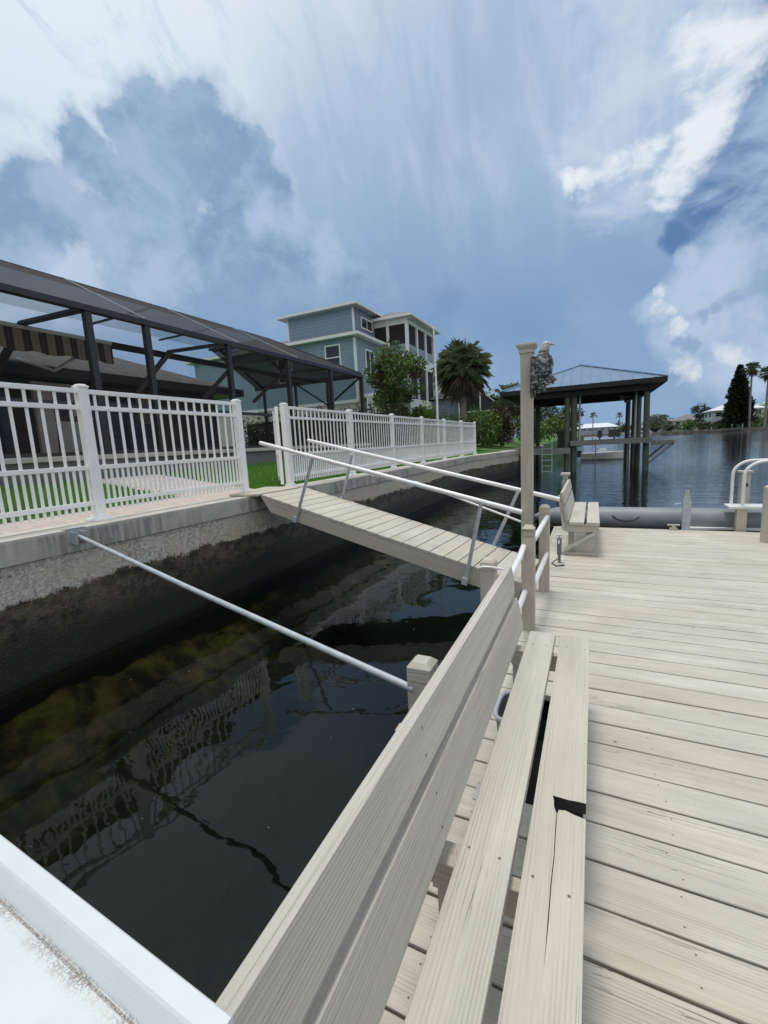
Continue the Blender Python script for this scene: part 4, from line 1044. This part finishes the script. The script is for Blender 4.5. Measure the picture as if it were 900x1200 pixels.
b = MB(); b.tube([(-8.9, 5.8, 2.56), (-8.9, 5.8, 2.60)], .5, 20); b.build('tabletop', 'bronze', g); b = MB(); b.tube([(-8.9, 5.8, 1.58), (-8.9, 5.8, 2.56)], .05, 8); b.tube([(-8.9, 5.8, 1.58), (-8.9, 5.8, 1.61)], .3, 16); b.build('pedestal', 'bronze', g)
g = thing('planter', 'grey pot with spiky plant in the corner of the pool cage', 'plant', (-8.6, 12.8, 1.58)); b = MB(); b.tube([(-8.6, 12.8, 1.58), (-8.6, 12.8, 2.0)], [.2, .28], 12); b.build('pot', 'stucco_dark', g)
b = MB()
for i in range(60):
    a = random.uniform(0, 6.28); e = random.uniform(.3, 1.4); leaf(b, V((-8.6, 12.8, 2.0)), V((math.cos(a)*math.cos(e), math.sin(a)*math.cos(e), math.sin(e))), rnd_unit(), random.uniform(.6, 1.0), .03)
b.build('leaves', 'leaf_dark', g)
g = thing('hedge', 'dark clipped hedge behind the far end of the pool cage', 'hedge', (-10.5, 16, 1.2))
b = MB()
for i in range(26): clump(b, (-14.5+i*.30, 16+random.uniform(-.2, .2), 2.15+random.uniform(-.2, .2)), (.4, .4, .95), 260, .12, .04)
b.build('leaves', 'leaf_dark', g)
b = MB(); b.box(-14.5, -6.8, 15.9, 16.1, 1.0, 2.75); b.build('stems', 'leaf_dark', g)

# ------------------------------------------------------------------ tall blue house
bh = thing('blue_house', 'tall pale blue clapboard house with white trim and screened porches', 'house', (-18, 30, 1.2))
GZ = .95
b = MB(); b.box(-27, -13.3, 24.7, 36, 4.3, 8.2); b.build('lower_wall', 'blue_siding', bh)
b = MB(); b.box(-26.9, -13.35, 24.75, 36, GZ, 4.3); b.build('base_wall', 'stucco', bh)
b = MB(); b.box(-19.2, -14.0, 26.0, 33, 8.0, 10.35); b.build('upper_wall', 'blue_siding', bh)
b = MB(); hip_roof(b, -27, -13.3, 24.7, 36, 8.3, 2.0, over=.45)
b.build('roof', 'shingle_grey', bh)
b = MB(); hip_roof(b, -19.2, -14.0, 26.0, 33, 10.45, .85, over=.5); b.build('roof', 'shingle_grey', bh)
b = MB(); fascia(b, -27, -13.3, 24.7, 36, 8.3, .45, .16); fascia(b, -19.2, -14.0, 26.0, 33, 10.45, .5, .16); b.build('eaves', 'trim_white', bh)
b = MB(); b.box(-13.42, -13.28, 24.68, 24.82, 4.2, 8.1); b.box(-14.1, -13.98, 25.98, 26.1, 8.3, 10.25); b.box(-19.22, -19.1, 25.98, 26.1, 8.3, 10.25); b.box(-27, -13.28, 24.67, 24.72, 4.2, 4.4); b.build('corner_trim', 'trim_white', bh)
def win(par, x0, x1, y0, y1, z0, z1, face):
    """face 'y' = on a wall facing -y at y0; 'x' = wall facing +x at x0"""
    f_ = MB(); p_ = MB(); w = .09
    if face == 'y':
        f_.box(x0, x1, y0-.05, y0, z0, z0+w); f_.box(x0, x1, y0-.05, y0, z1-w, z1); f_.box(x0, x0+w, y0-.05, y0, z0+w, z1-w); f_.box(x1-w, x1, y0-.05, y0, z0+w, z1-w); f_.box(x0+w, x1-w, y0-.04, y0, (z0+z1)/2-.03, (z0+z1)/2+.03); p_.box(x0+w, x1-w, y0-.02, y0-.005, z0+w, z1-w)
    else:
        f_.box(x0, x0+.05, y0, y1, z0, z0+w); f_.box(x0, x0+.05, y0, y1, z1-w, z1); f_.box(x0, x0+.05, y0, y0+w, z0+w, z1-w); f_.box(x0, x0+.05, y1-w, y1, z0+w, z1-w); f_.box(x0, x0+.04, (y0+y1)/2-.03, (y0+y1)/2+.03, z0+w, z1-w); p_.box(x0+.005, x0+.02, y0+w, y1-w, z0+w, z1-w)
    fo = f_.build('window', 'trim_white', par); p_.build('pane', 'dark_glass', fo)
win(bh, -15.5, -14.35, 24.7, 0, 6.3, 7.85, 'y'); win(bh, -19.3, -18.1, 24.7, 0, 5.9, 7.6, 'y'); win(bh, -13.98, 0, 26.9, 28.6, 9.15, 9.9, 'x'); win(bh, -13.28, 0, 25.9, 27.2, 5.6, 7.6, 'x')
# porch wing
b = MB(); b.box(-14.4, -11.5, 28.95, 34.4, 9.55, 9.98); b.box(-14.4, -11.5, 28.95, 34.4, 6.85, 7.55); b.box(-14.4, -11.5, 28.95, 34.4, 3.9, 4.6); b.build('porch_band', 'trim_white', bh)
b = MB(); hip_roof(b, -15.5, -11.5, 28.95, 34.4, 10.05, .95, over=.45); b.build('porch_roof', 'shingle_grey', bh)
b = MB(); fascia(b, -15.5, -11.5, 28.95, 34.4, 10.05, .45, .16); b.build('porch_eave', 'trim_white', bh)
for (z0, z1) in ((7.55, 9.55), (4.6, 6.85), (GZ, 3.9)):
    for x_, y_ in ((-11.6, 29.05), (-11.6, 30.8), (-11.6, 32.6), (-11.6, 34.3), (-13.0, 29.05), (-14.3, 29.05)):
        b = MB(); b.box(x_-.1, x_+.1, y_-.1, y_+.1, z0, z1); b.build('porch_post', 'trim_white', bh)
b = MB(); b.box(-14.3, -11.62, 29.02, 34.3, 8.25, 9.5); b.box(-14.3, -11.62, 29.02, 34.3, 4.65, 6.8); b.build('porch_screen', 'screen_house', bh)
b = MB(); b.box(-14.3, -11.57, 28.98, 34.35, 7.55, 8.25); b.build('porch_panel', 'blue_grey_wall', bh)
b = MB(); b.box(-13.9, -12.6, 31, 33, GZ, 3.9); b.build('stair_core', 'blue_siding', bh)
def lattice(x0, x1, y_, z0, z1):
    b = MB(); w = .045; st = .17; k = int((x1-x0+z1-z0)/st)
    for i in range(-k, k):
        for sg in (1, -1):
            # line x = x0 + s + i*st, z = z0 + sg*s
            a0 = max(0, -(i*st)) ; 
            xa = x0+i*st; 
            s0 = max(0, x0-xa); s1 = min(z1-z0, x1-xa)
            if s1-s0 < .05: continue
            if sg == 1: b.bar((xa+s0, y_, z0+s0), (xa+s1, y_, z0+s1), .012, w, up=(0, 1, 0)) if False else b.obox((xa+(s0+s1)/2, y_, z0+(s0+s1)/2), V((1, 0, 1))*(s1-s0)/2, (0, .006, 0), V((-1, 0, 1)).normalized()*w/2)
            else: b.obox((xa+(s0+s1)/2, y_-.013, z1-(s0+s1)/2), V((1, 0, -1))*(s1-s0)/2, (0, .006, 0), V((1, 0, 1)).normalized()*w/2)
    b.box(x0-.05, x0+.03, y_-.04, y_+.02, z0, z1+.05); b.box(x1-.03, x1+.05, y_-.04, y_+.02, z0, z1+.05); b.box(x0, x1, y_-.04, y_+.02, z1-.04, z1+.06)
    return b.build('lattice', 'trim_white', bh)
lattice(-12.95, -11.1, 25.3, GZ, 4.6); lattice(-16.6, -14.8, 24.6, GZ, 3.9)
b = MB(); b.box(-13.3, -11.1, 25.35, 28.9, 4.55, 4.75); b.build('side_deck', 'trim_white', bh)
b = MB()
for i in range(18): b.box(-13.2+i*.122, -13.17+i*.122, 25.32, 25.35, 4.75, 5.75)
for i in range(26): b.box(-11.15, -11.12, 25.4+i*.13, 25.43+i*.13, 4.75, 5.75)
b.box(-13.3, -11.1, 25.30, 25.37, 5.75, 5.82); b.box(-11.17, -11.1, 25.3, 28.9, 5.75, 5.82); b.build('railing', 'blue_grey_wall', bh)
b = MB(); b.box(-11.48, -11.38, 34.2, 34.3, 1, 10); b.build('downspout', 'trim_white', bh)

fp = thing('flagpole', 'slim white flagpole standing behind the long picket fence', 'flagpole', (-5.2, 15.7, .95))
b = MB(); b.tube([(-5.2, 15.7, .9), (-5.2, 15.7, 3.0), (-5.24, 15.7, 5.45)], [.045, .04, .03], 10); b.build('pole', 'pipe_white', fp); b = MB(); b.tube([(-5.24, 15.7, 5.45), (-5.24, 15.7, 5.49), (-5.24, 15.7, 5.55)], [.02, .05, .02], 10); b.build('finial', 'pipe_white', fp)

# second, smaller house with white-framed screen room
h2 = thing('grey_house', 'grey house with white framed screen room behind the cabbage palm', 'house', (-9, 36, 1))
b = MB(); b.box(-17, -7.6, 33.6, 42, .95, 4.7); b.build('wall', 'grey_siding', h2)
b = MB(); hip_roof(b, -17, -7.6, 33.6, 42, 4.75, 1.6, over=.4); b.build('roof', 'shingle_grey', h2)
b = MB()
for x_ in (-9.2, -7.6, -6.2):
    b.box(x_-.05, x_+.05, 32.95, 33.05, .95, 4.3 if x_ < -7 else 3.9)
b.bar((-7.6, 33, 5.1), (-6.2, 33, 3.9), .07, .07, up=(0, 1, 0)); b.box(-7.65, -7.55, 32.95, 33.05, 4.3, 5.15)
for z in (2.4, 3.55): b.box(-9.2, -6.2, 32.96, 33.04, z, z+.07)
for y_ in (35, 37.5): b.box(-6.25, -6.15, y_-.05, y_+.05, .95, 3.9)
b.box(-6.25, -6.15, 33, 38, 3.85, 3.93); b.box(-6.24, -6.16, 33, 38, 2.4, 2.47); b.build('screen_frame', 'trim_white', h2)
b = MB(); b.raw([(-9.2, 33, 1), (-6.2, 33, 1), (-6.2, 33, 3.9), (-7.6, 33, 5.1), (-9.2, 33, 4.6)], [(0, 1, 2, 3, 4)]); b.raw([(-6.2, 33, 1), (-6.2, 38, 1), (-6.2, 38, 3.9), (-6.2, 33, 3.9)], [(0, 1, 2, 3)]); b.build('screen', 'screen_house', h2)

# ------------------------------------------------------------------ vegetation on the left bank
tree('leafy_tree', 'bushy green tree with reddish top in front of the blue house', 'tree', -8.6, 20, 1.2, 6.3, 1.42, 9500, .17, 'leaf_mid', .09, .15, 40, mats=['leaf_mid', 'leaf_red'])
shrub('bright_shrub', 'bright green shrub at the foot of the leafy tree', 'shrub', -7.7, 21.5, 1.1, 2.0, 2.7, 2400, .2, 'leaf_bright')
shrub('dark_shrub', 'dark shrub crowding the fence left of the bright one', 'shrub', -9.0, 18.8, 1.1, 2.2, 2.2, 1800, .15, 'leaf_mid')
areca('feather_palm', 'arching feathery palm shrub just right of the flagpole', -6.4, 20.8, 1.0, 2.6, 1.7, 24)
areca('feather_palm', 'low feathery palm shrub near the end of the long fence', -5.2, 20.4, .95, 1.9, 1.3, 20)
shrub('yellow_shrub', 'yellow green shrub between the palm shrubs and the red one', 'shrub', -5.3, 23.5, 1.0, 1.8, 2.2, 1800, .15, 'leaf_bright')
shrub('fence_shrub', 'glossy green shrub pressed against the long fence near the flagpole', 'shrub', -6.0, 17.8, 1.05, 2.2, 1.5, 2000, .14, 'leaf_mid')
areca('feather_palm', 'tall feathery palm clump behind the far end of the long fence', -6.6, 23.5, 1.0, 3.0, 1.8, 26)
shrub('green_shrub', 'broad green shrub under the big cabbage palm', 'shrub', -8.2, 24.6, 1.0, 3.2, 2.2, 2400, .16, 'leaf_mid')
shrub('red_shrub', 'tall reddish brown shrub left of the boathouse', 'shrub', -4.75, 25.6, 1.0, 1.9, 2.8, 2600, .17, 'leaf_red')
shrub('green_shrub', 'green shrub behind the left boathouse piling', 'shrub', -3.9, 29.5, 1.0, 2.2, 2.1, 1800, .16, 'leaf_mid')
fan_palm('cabbage_palm', 'large cabbage palm with dense fan crown beside the blue house', -7.0, 26, 1.0, 5.75, 1.85, 84, 17, .2, skirt=30)
fan_palm('cabbage_palm', 'smaller cabbage palm half hidden behind the boathouse roof', -5.4, 33, 1.0, 4.2, 1.5, 44, 12, .18, skirt=14)
shrub('bank_shrub', 'rounded olive shrub on the bank seen through the boathouse', 'shrub', -3.9, 46, 1.0, 3.6, 2.4, 1200, .28, 'leaf_bright', 'bushes along the bank behind the boathouse')
shrub('bank_shrub', 'larger green bush further along the bank behind the boathouse', 'shrub', -6.5, 62, 1.0, 6, 4.6, 1500, .4, 'leaf_far', 'bushes along the bank behind the boathouse')
tree('bank_tree', 'broad green tree far along the left bank, behind the boathouse ladder', 'tree', -9, 78, 1.2, 8.2, 4, 2200, .45, 'leaf_far', .25, .3, 22)
tree('bank_tree', 'second green tree along the left bank nearer the channel', 'tree', -4.5, 88, 1.2, 6.6, 3, 1800, .45, 'leaf_far', .2, .3, 18)
tree('bank_tree', 'dark tree on the left bank behind the grey house', 'tree', -11, 50, 1.2, 7.0, 3, 2200, .35, 'leaf_mid', .2, .3, 20)

# ------------------------------------------------------------------ boathouse
bt = thing('boathouse', 'open boathouse on dark pilings with blue metal hip roof', 'boathouse', (-.7, 25.8, -.3))
def piling(x, y, z1, lean=0, r_=.125):
    b = MB(); b.tube([(x-lean, y, -3.0), (x, y, z1*.5), (x+lean*.3, y, z1)], [r_*1.08, r_, r_*.93], 12); b.build('piling', 'piling_wood', bt)
for x_, y_, z1, ln_ in ((-3.15, 22.8, 3.4, 0), (-1.15, 22.8, 3.5, 0), (2.10, 22.9, 3.45, -.06), (-3.1, 25.6, 3.4, 0), (1.98, 25.4, 3.45, 0), (1.92, 27.2, 3.45, 0), (-3.1, 28.6, 3.4, 0), (-1.1, 28.6, 3.4, 0), (1.72, 28.7, 3.45, 0)): piling(x_, y_, z1, ln_)
b = MB(); b.tube([(-.86, 22.95, -3), (-.86, 22.95, 3.4)], .14, 12); b.build('piling', 'piling_wood', bt)
for x_, y_ in ((-.62, 23.1), (1.72, 23.6), (1.86, 25.6)):
    b = MB(); b.tube([(x_, y_, .9), (x_, y_, 3.4)], .045, 8); b.build('guide_pole', 'galv', bt)
b = MB(); RX0, RX1, RY0, RY1, RZ = -4.15, 2.74, 22.3, 29.5, 3.72
ap = V((-.7, 25.9, 5.05)); c4 = [V((RX0, RY0, RZ)), V((RX1, RY0, RZ)), V((RX1, RY1, RZ)), V((RX0, RY1, RZ))]
b.raw(c4+[ap], [(0, 1, 4), (1, 2, 4), (2, 3, 4), (3, 0, 4)])
for i in range(4):
    A, B = c4[i], c4[(i+1) % 4]; L_ = (B-A).length; e = (B-A).normalized(); inn = V((-e.y, e.x, 0))
    tt = (ap-A).dot(e); hh = (ap-A).dot(inn); nn = V((-inn.x*(ap.z-RZ), -inn.y*(ap.z-RZ), hh)).normalized()
    s_ = .2
    while s_ < L_:
        f = min(s_/tt, (L_-s_)/(L_-tt)); top = A+e*s_+inn*hh*f+V((0, 0, (ap.z-RZ)*f)); b.bar(A+e*s_+nn*.012, top+nn*.012, .03, .035, up=nn); s_ += .42
    b.bar(A+nn*.02, ap+nn*.02, .10, .04, up=nn)
b.build('roof', 'metal_roof_blue', bt)
b = MB(); fascia(b, RX0, RX1, RY0, RY1, RZ-.004, 0, .2); b.build('fascia', 'dark_timber', bt)
b = MB(); b.box(-3.3, 2.25, 22.62, 22.70, 3.25, 3.5); b.box(-3.3, 2.25, 28.75, 28.83, 3.25, 3.5); b.box(-3.28, -3.2, 22.7, 28.75, 3.2, 3.45); b.box(2.12, 2.2, 22.7, 28.75, 3.2, 3.45)
for i in range(9): b.box(-3.3, 2.2, 23.2+i*.65, 23.25+i*.65, 3.38, 3.52)
b.build('beam', 'dark_timber', bt)
b = MB(); b.box(-3.5, -1.0, 22.45, 24.2, .80, .90); b.box(-3.5, -2.6, 24.2, 29, .80, .90); b.build('walkway', 'old_wood', bt)
b = MB(); b.box(-3.5, -1.0, 22.4, 22.45, .62, .885); b.build('walkway_fascia', 'old_wood', bt)
b = MB(); b.box(-1.0, 2.3, 22.55, 23.35, 1.12, 1.21); b.box(-1.0, 2.3, 22.5, 22.55, .98, 1.2); b.box(1.7, 2.35, 23.35, 29, 1.12, 1.21); b.build('dock_platform', 'old_wood', bt)
b = MB(); b.box(2.3, 3.15, 22.7, 25, .98, 1.06); b.box(2.3, 3.15, 22.65, 22.7, .86, 1.05); b.bar((3.1, 22.72, .9), (2.2, 22.72, .05), .08, .14, up=(0, 1, 0)); b.bar((3.1, 24.6, .9), (2.2, 24.6, .05), .08, .14, up=(0, 1, 0)); b.build('side_platform', 'old_wood', bt)
b = MB(); b.tube([(1.3, 24.6, 3.15), (1.85, 24.6, 3.15)], .14, 12); b.tube([(1.4, 24.6, 3.0), (1.4, 24.6, 2.9)], .11, 10); b.box(1.1, 1.35, 24.5, 24.7, 3.05, 3.25); b.build('lift_motor', 'black_plastic', bt)
b = MB(); b.tube([(-2.9, 24.6, 3.1), (-2.5, 24.6, 3.05)], .12, 10); b.bar((-2.6, 24.5, 3.0), (-2.2, 24.4, 3.12), .05, .05); b.build('lift_motor', 'black_plastic', bt)
b = MB()
for y_ in (24.6, 27.4):
    b.tube([(.1, y_, -.8), (.1, y_, 1.2)], .025, 6); b.tube([(1.5, y_, -.8), (1.5, y_, 1.2)], .025, 6)
b.build('lift_cable', 'galv', bt)
bl = thing('dock_ladder', 'thin aluminium ladder hanging from the boathouse walkway', 'ladder', (-2, 22.3, 0))
b = MB()
for x_ in (-2.22, -1.78): b.tube([(x_, 22.33, -1.2), (x_, 22.33, 1.25)], .022, 8)
b.build('side_rails', 'galv', bl)
for i in range(9):
    b = MB(); b.tube([(-2.22, 22.33, -1.0+i*.27), (-1.78, 22.33, -1.0+i*.27)], .018, 6); b.build('rung', 'galv', bl)
dbx = thing('dock_box', 'dark grey storage box on the boathouse walkway', 'box', (-1.25, 23.8, .9))
b = MB(); b.box(-1.62, -.95, 23.5, 24.1, .9, 1.62); b.build('body', 'stucco_dark', dbx, .02); b = MB(); b.box(-1.65, -.92, 23.47, 24.13, 1.62, 1.7); b.build('lid', 'stucco_dark', dbx, .02)
for x_, w_, lb in ((.25, .10, 'small dark lift switch stand on the boathouse platform'), (.85, .24, 'square black bumper panel on the boathouse platform')):
    b = MB(); b.box(x_-w_, x_+w_, 23.0, 23.08, 1.3, 1.3+.34); b.box(x_-.03, x_+.03, 23.01, 23.07, 1.21, 1.3); tag(b.build('lift_panel', 'black_plastic', None, .02), lb, 'panel')
# moored skiff past the boathouse
def hull(name, label, x0, y0, L_, W_, z0, H_, ang, group=None, cabin=False):
    g = thing(name, label, 'boat', (x0, y0, z0), group); ca, sa = math.cos(ang), math.sin(ang)
    def P(u, v, z): return (x0+u*ca-v*sa, y0+u*sa+v*ca, z0+z)
    n = 14; vs = []
    for i in range(n+1):
        u = i/n; w = W_/2*(min(1, (1-u)*2.6)**.6 if u > .55 else .92+.08*math.sin(u*3)); s_ = .25*H_*u*u
        w = max(w, .01); X_ = (u-.5)*L_
        vs += [P(X_, 0, -.25*H_), P(X_, w*.75, 0), P(X_, w, H_+s_), P(X_, w*.86, H_+s_), P(X_, w*.8, H_*.45), P(X_, -w*.8, H_*.45), P(X_, -w*.86, H_+s_), P(X_, -w, H_+s_), P(X_, -w*.75, 0)]
    k = 9; fs = [(i*k+j, (i+1)*k+j, (i+1)*k+(j+1) % k, i*k+(j+1) % k) for i in range(n) for j in range(k)]
    b = MB(); b.raw(vs, fs+[(0, 1, 2, 3, 4, 5, 6, 7, 8)]); b.build('hull', 'hull_white', g)
    b = MB(); b.obox(P(-.05*L_, 0, H_*1.1), V((ca, sa, 0))*L_*.07, V((-sa, ca, 0))*W_*.18, (0, 0, H_*.6)); b.build('console', 'hull_white', g)
    b = MB(); b.obox(P(-.53*L_, 0, H_*.9), V((ca, sa, 0))*.15, V((-sa, ca, 0))*.15, (0, 0, H_*.55)); b.build('outboard', 'black_plastic', g)
    if cabin:
        b = MB(); b.obox(P(-.02*L_, 0, H_*3.3), V((ca, sa, 0))*L_*.16, V((-sa, ca, 0))*W_*.38, (0, 0, .04))
        for u in (-.12, .1):
            for v in (-.3, .3): b.tube([P(u*L_, v*W_, H_*.6), P(u*L_, v*W_, H_*3.3)], .04, 6)
        b.build('t_top', 'trim_white', g)
    return g
hull('skiff', 'low white skiff floating behind the boathouse platform', .75, 34, 3.1, 1.3, -.25, .42, 0.0)

# ------------------------------------------------------------------ right shore
b = MB(); sh = [(900, 60), (95, 120), (56, 168), (40, 173), (28, 176), (21, 178), (20, 195), (30, 230), (45, 300), (60, 420), (900, 1200)]
vs = []
for x_, y_ in sh: vs += [(x_, y_, .75), (x_-.3, y_-.4, -3)]
b.raw(vs, [tuple(2*i for i in range(len(sh)))[::-1]]+[(2*i, 2*i+2, 2*i+3, 2*i+1) for i in range(len(sh)-1)]); kind(b.build('far_bank', 'grass'), 'structure')
w_ = thing('shore_wall', 'low brown timber sea wall along the far right bank', 'sea wall', (40, 173, 0)); b = MB()
for (x0, y0), (x1, y1) in zip(sh[1:6], sh[2:7]): b.bar((x0, y0-.6, .05), (x1, y1-.6, .05), .5, 1.6)
b.build('boards', 'brown_shore', w_)
pier = thing('shore_dock', 'weathered low dock running along the far right bank', 'dock', (32, 171, 0)); b = MB(); b.box(24, 41, 169.5, 171.8, .55, .85); b.build('planks', 'old_wood', pier); b = MB()
for i in range(9): b.tube([(24.3+2*i, 169.6, -2), (24.3+2*i, 169.6, 1.3+random.random()*.6)], .16, 8)
b.build('pilings', 'piling_wood', pier)
def house(name, label, x0, x1, y0, y1, z0, z1, rh, wall, roof, group=None, nwin=3, stilts=0, facing=None):
    g = thing(name, label, 'house', ((x0+x1)/2, (y0+y1)/2, z0), group)
    b = MB(); b.box(x0, x1, y0, y1, z0+stilts, z1); b.build('wall', wall, g)
    b = MB(); hip_roof(b, x0, x1, y0, y1, z1+.1, rh, over=.7); b.build('roof', roof, g)
    b = MB(); fascia(b, x0, x1, y0, y1, z1+.1, .7, .25); b.build('eaves', 'trim_white', g)
    if stilts:
        b = MB()
        for i in range(6): b.box(x0+(x1-x0)*i/5-.15, x0+(x1-x0)*i/5+.15, y0, y0+.3, z0, z0+stilts)
        b.build('stilts', 'trim_white', g); b = MB(); b.box(x0+1, x1-1, y0+2, y1-1, z0, z0+stilts); b.build('ground_floor', 'stucco_dark', g)
    for i in range(nwin):
        xc = x0+(x1-x0)*(i+.5)/nwin; win(g, xc-.9, xc+.9, y0, 0, z1-2.0, z1-.5, 'y')
    for i in range(2):
        yc = y0+(y1-y0)*(i+.5)/2; f_ = MB(); f_.box(x0-.05, x0, yc-1, yc+1, z1-2.0, z1-.5); f_.build('window', 'dark_glass', g)
    return g
house('stilt_house', 'two storey white house with white roof behind the tall conifer', 36, 50, 184, 196, .75, 6.9, 2.6, 'white_wall', 'white_metal_roof', stilts=2.4, nwin=4)
house('shore_house', 'large white roofed house at the right edge beyond the palms', 52, 72, 188, 204, .75, 8.3, 2.6, 'white_wall', 'white_metal_roof', nwin=5)
house('shore_house', 'grey roofed house left of the stilt house on the far right bank', 30.5, 43, 228, 240, .75, 5.2, 2.4, 'tan_wall', 'shingle_grey', nwin=3)
house('shore_house', 'small house with blue grey roof half hidden by bushes on the right bank', 27, 34, 250, 262, .75, 5.0, 2.6, 'blue_grey_wall', 'shingle_grey', nwin=2)
# Norfolk pine
g = thing('norfolk_pine', 'tall dark conical conifer on the far right bank', 'conifer', (41, 175, .75)); b = MB(); b.tube([(41, 175, .7), (40.8, 175, 12), (40.6, 175, 20.2)], [.45, .3, .04], 8); b.build('trunk', 'trunk', g)
b = MB()
for k_ in range(30):
    f = k_/29; z = 2.6+17.2*f; rr = 4.5*(1-f)**.8+.25
    for j in range(9):
        a = j*.698+k_*.4+random.uniform(-.15, .15); q = rr*random.uniform(.75, 1.08)
        for s_ in range(int(5+q*5)):
            u = (s_+.5)/(5+q*5); p = V((41-.4*f+math.cos(a)*q*u, 175+math.sin(a)*q*u, z+.5*u*u*q*.25))
            for m_ in range(4): leaf(b, p, (V((math.cos(a), math.sin(a), .1))+rnd_unit()*.8), rnd_unit(), .75, .16)
b.build('crown', 'leaf_dark', g)
fan_palm('fan_palm', 'tall fan palm on a slim bare trunk touching the conifer', 42.6, 171, .75, 18.4, 2.6, 46, 9, .28, 'tall fan palms on the far bank', lean=(.3, 0), skirt=16)
fan_palm('fan_palm', 'tall fan palm cut by the right edge of the picture', 43.6, 160, .75, 15.9, 2.5, 46, 9, .28, 'tall fan palms on the far bank', skirt=16)
fan_palm('fan_palm', 'lone palm standing above the channel mouth roofs', -.6, 300, .9, 12.5, 2.6, 26, 7, .3, 'palms far down the channel', skirt=0)
fan_palm('fan_palm', 'palm right of the long pale building far down the channel', 13.6, 300, .9, 11.5, 2.4, 26, 7, .3, 'palms far down the channel', skirt=0)
fan_palm('fan_palm', 'small palm rising behind the far left trees', -17, 300, .9, 11.0, 2.4, 26, 7, .3, 'palms far down the channel', skirt=0)
for i, (x_, y_, w, h, mt, lb) in enumerate([
    (24, 181, 6, 2.2, 'leaf_far', 'low shrub at the left tip of the right bank'), (28.5, 181, 6, 3.0, 'leaf_mid', 'green shrub beside the low shrub on the right bank'),
    (33, 181, 6, 2.7, 'leaf_far', 'pale shrub in front of the stilt house'), (37, 180, 4, 2.2, 'leaf_mid', 'small shrub below the conifer'),
    (48, 179, 7, 3.4, 'leaf_mid', 'broad shrub between the two fan palms'), (55, 178, 7, 3.6, 'leaf_far', 'shrub under the right white roofed house')]):
    shrub('bank_shrub', lb, 'shrub', x_, y_, .7, w, h*1.3, 900, .55, mt, 'shrubs along the right bank')
for i, (x_, y_, h, r_, mt, lb) in enumerate([
    (35.5, 200, 10.5, 3.2, 'leaf_dark', 'dark round tree behind the left end of the stilt house'), (52, 186, 9.5, 3.6, 'leaf_mid', 'tree between stilt house and right hand house'),
    (25.5, 232, 8, 4.2, 'leaf_far', 'tree left of the grey roofed house on the right bank'), (29, 268, 9, 5, 'leaf_far', 'tree at the far left end of the right bank'), (22, 205, 4.6, 2.6, 'leaf_far', 'low tree behind the shrub at the tip of the right bank'),
    (47, 240, 9.5, 5, 'leaf_mid', 'tree behind the grey roofed house')]):
    tree('bank_tree', lb, 'tree', x_, y_, .7, h, r_, 1500, .6, mt, .3, .25, 18, 'trees along the right bank')

# far end of the channel
b = MB(); b.raw([(-1400, 335, .8), (46, 342, .8), (60, 700, .8), (-1400, 1500, .8), (-1400, 335, -3), (46, 342, -3)], [(0, 1, 2, 3), (4, 5, 1, 0)]); kind(b.build('far_shore', 'brown_shore'), 'structure')
house('channel_house', 'long pale green building with white roof at the end of the channel', -12, 15, 350, 362, .8, 5.6, 3.0, 'blue_grey_wall', 'white_metal_roof', 'houses at the end of the channel', 7)
house('channel_house', 'small white house right of the long pale building', 24, 34, 345, 355, .8, 3.8, 1.8, 'white_wall', 'shingle_grey', 'houses at the end of the channel', 3)
house('channel_house', 'white roofed house at the far end, rightmost before the bank', 37, 45, 350, 360, .8, 4.0, 2.0, 'tan_wall', 'white_metal_roof', 'houses at the end of the channel', 2)
house('channel_house', 'tan house among trees left of the long pale building', -34, -22, 350, 362, .8, 4.4, 2.4, 'tan_wall', 'shingle_grey', 'houses at the end of the channel', 3)
house('bank_house', 'small white house on the left bank behind the boathouse', -9.5, -5.2, 104, 112, 1.1, 4.2, 1.6, 'white_wall', 'shingle_grey', None, 2)
FT = ['first from the left', 'second from the left', 'third from the left', 'fourth from the left', 'fifth from the left', 'sixth from the left', 'seventh from the left', 'eighth from the left', 'ninth from the left']
for i, (x_, y_, h, r_) in enumerate([(-62, 350, 11, 7), (-50, 356, 13, 7), (-40, 348, 10, 6), (-28, 366, 14, 7), (-17, 346, 8, 4.5), (17, 368, 9, 5), (20, 347, 6, 3.6), (35.5, 364, 8, 5), (47, 358, 9, 5)]):
    tree('far_tree', 'grey green tree at the channel end, '+FT[i]+' in its row', 'tree', x_, y_, .8, h, r_, 900, .9, 'leaf_far', .4, .2, 14, 'trees at the end of the channel')
hull('moored_boat', 'white boat with hard top moored at the channel end, left one', 21, 330, 8, 2.6, -.2, 1.0, .2, 'boats moored at the end of the channel', True)
hull('moored_boat', 'white open boat moored at the channel end, right one', 33, 318, 7, 2.4, -.2, .9, -.1, 'boats moored at the end of the channel', True)

for o in list(bpy.data.objects):   # every mesh gets its final data in view
    if o.type == 'MESH' and not o.data.materials: print('no material', o.name)
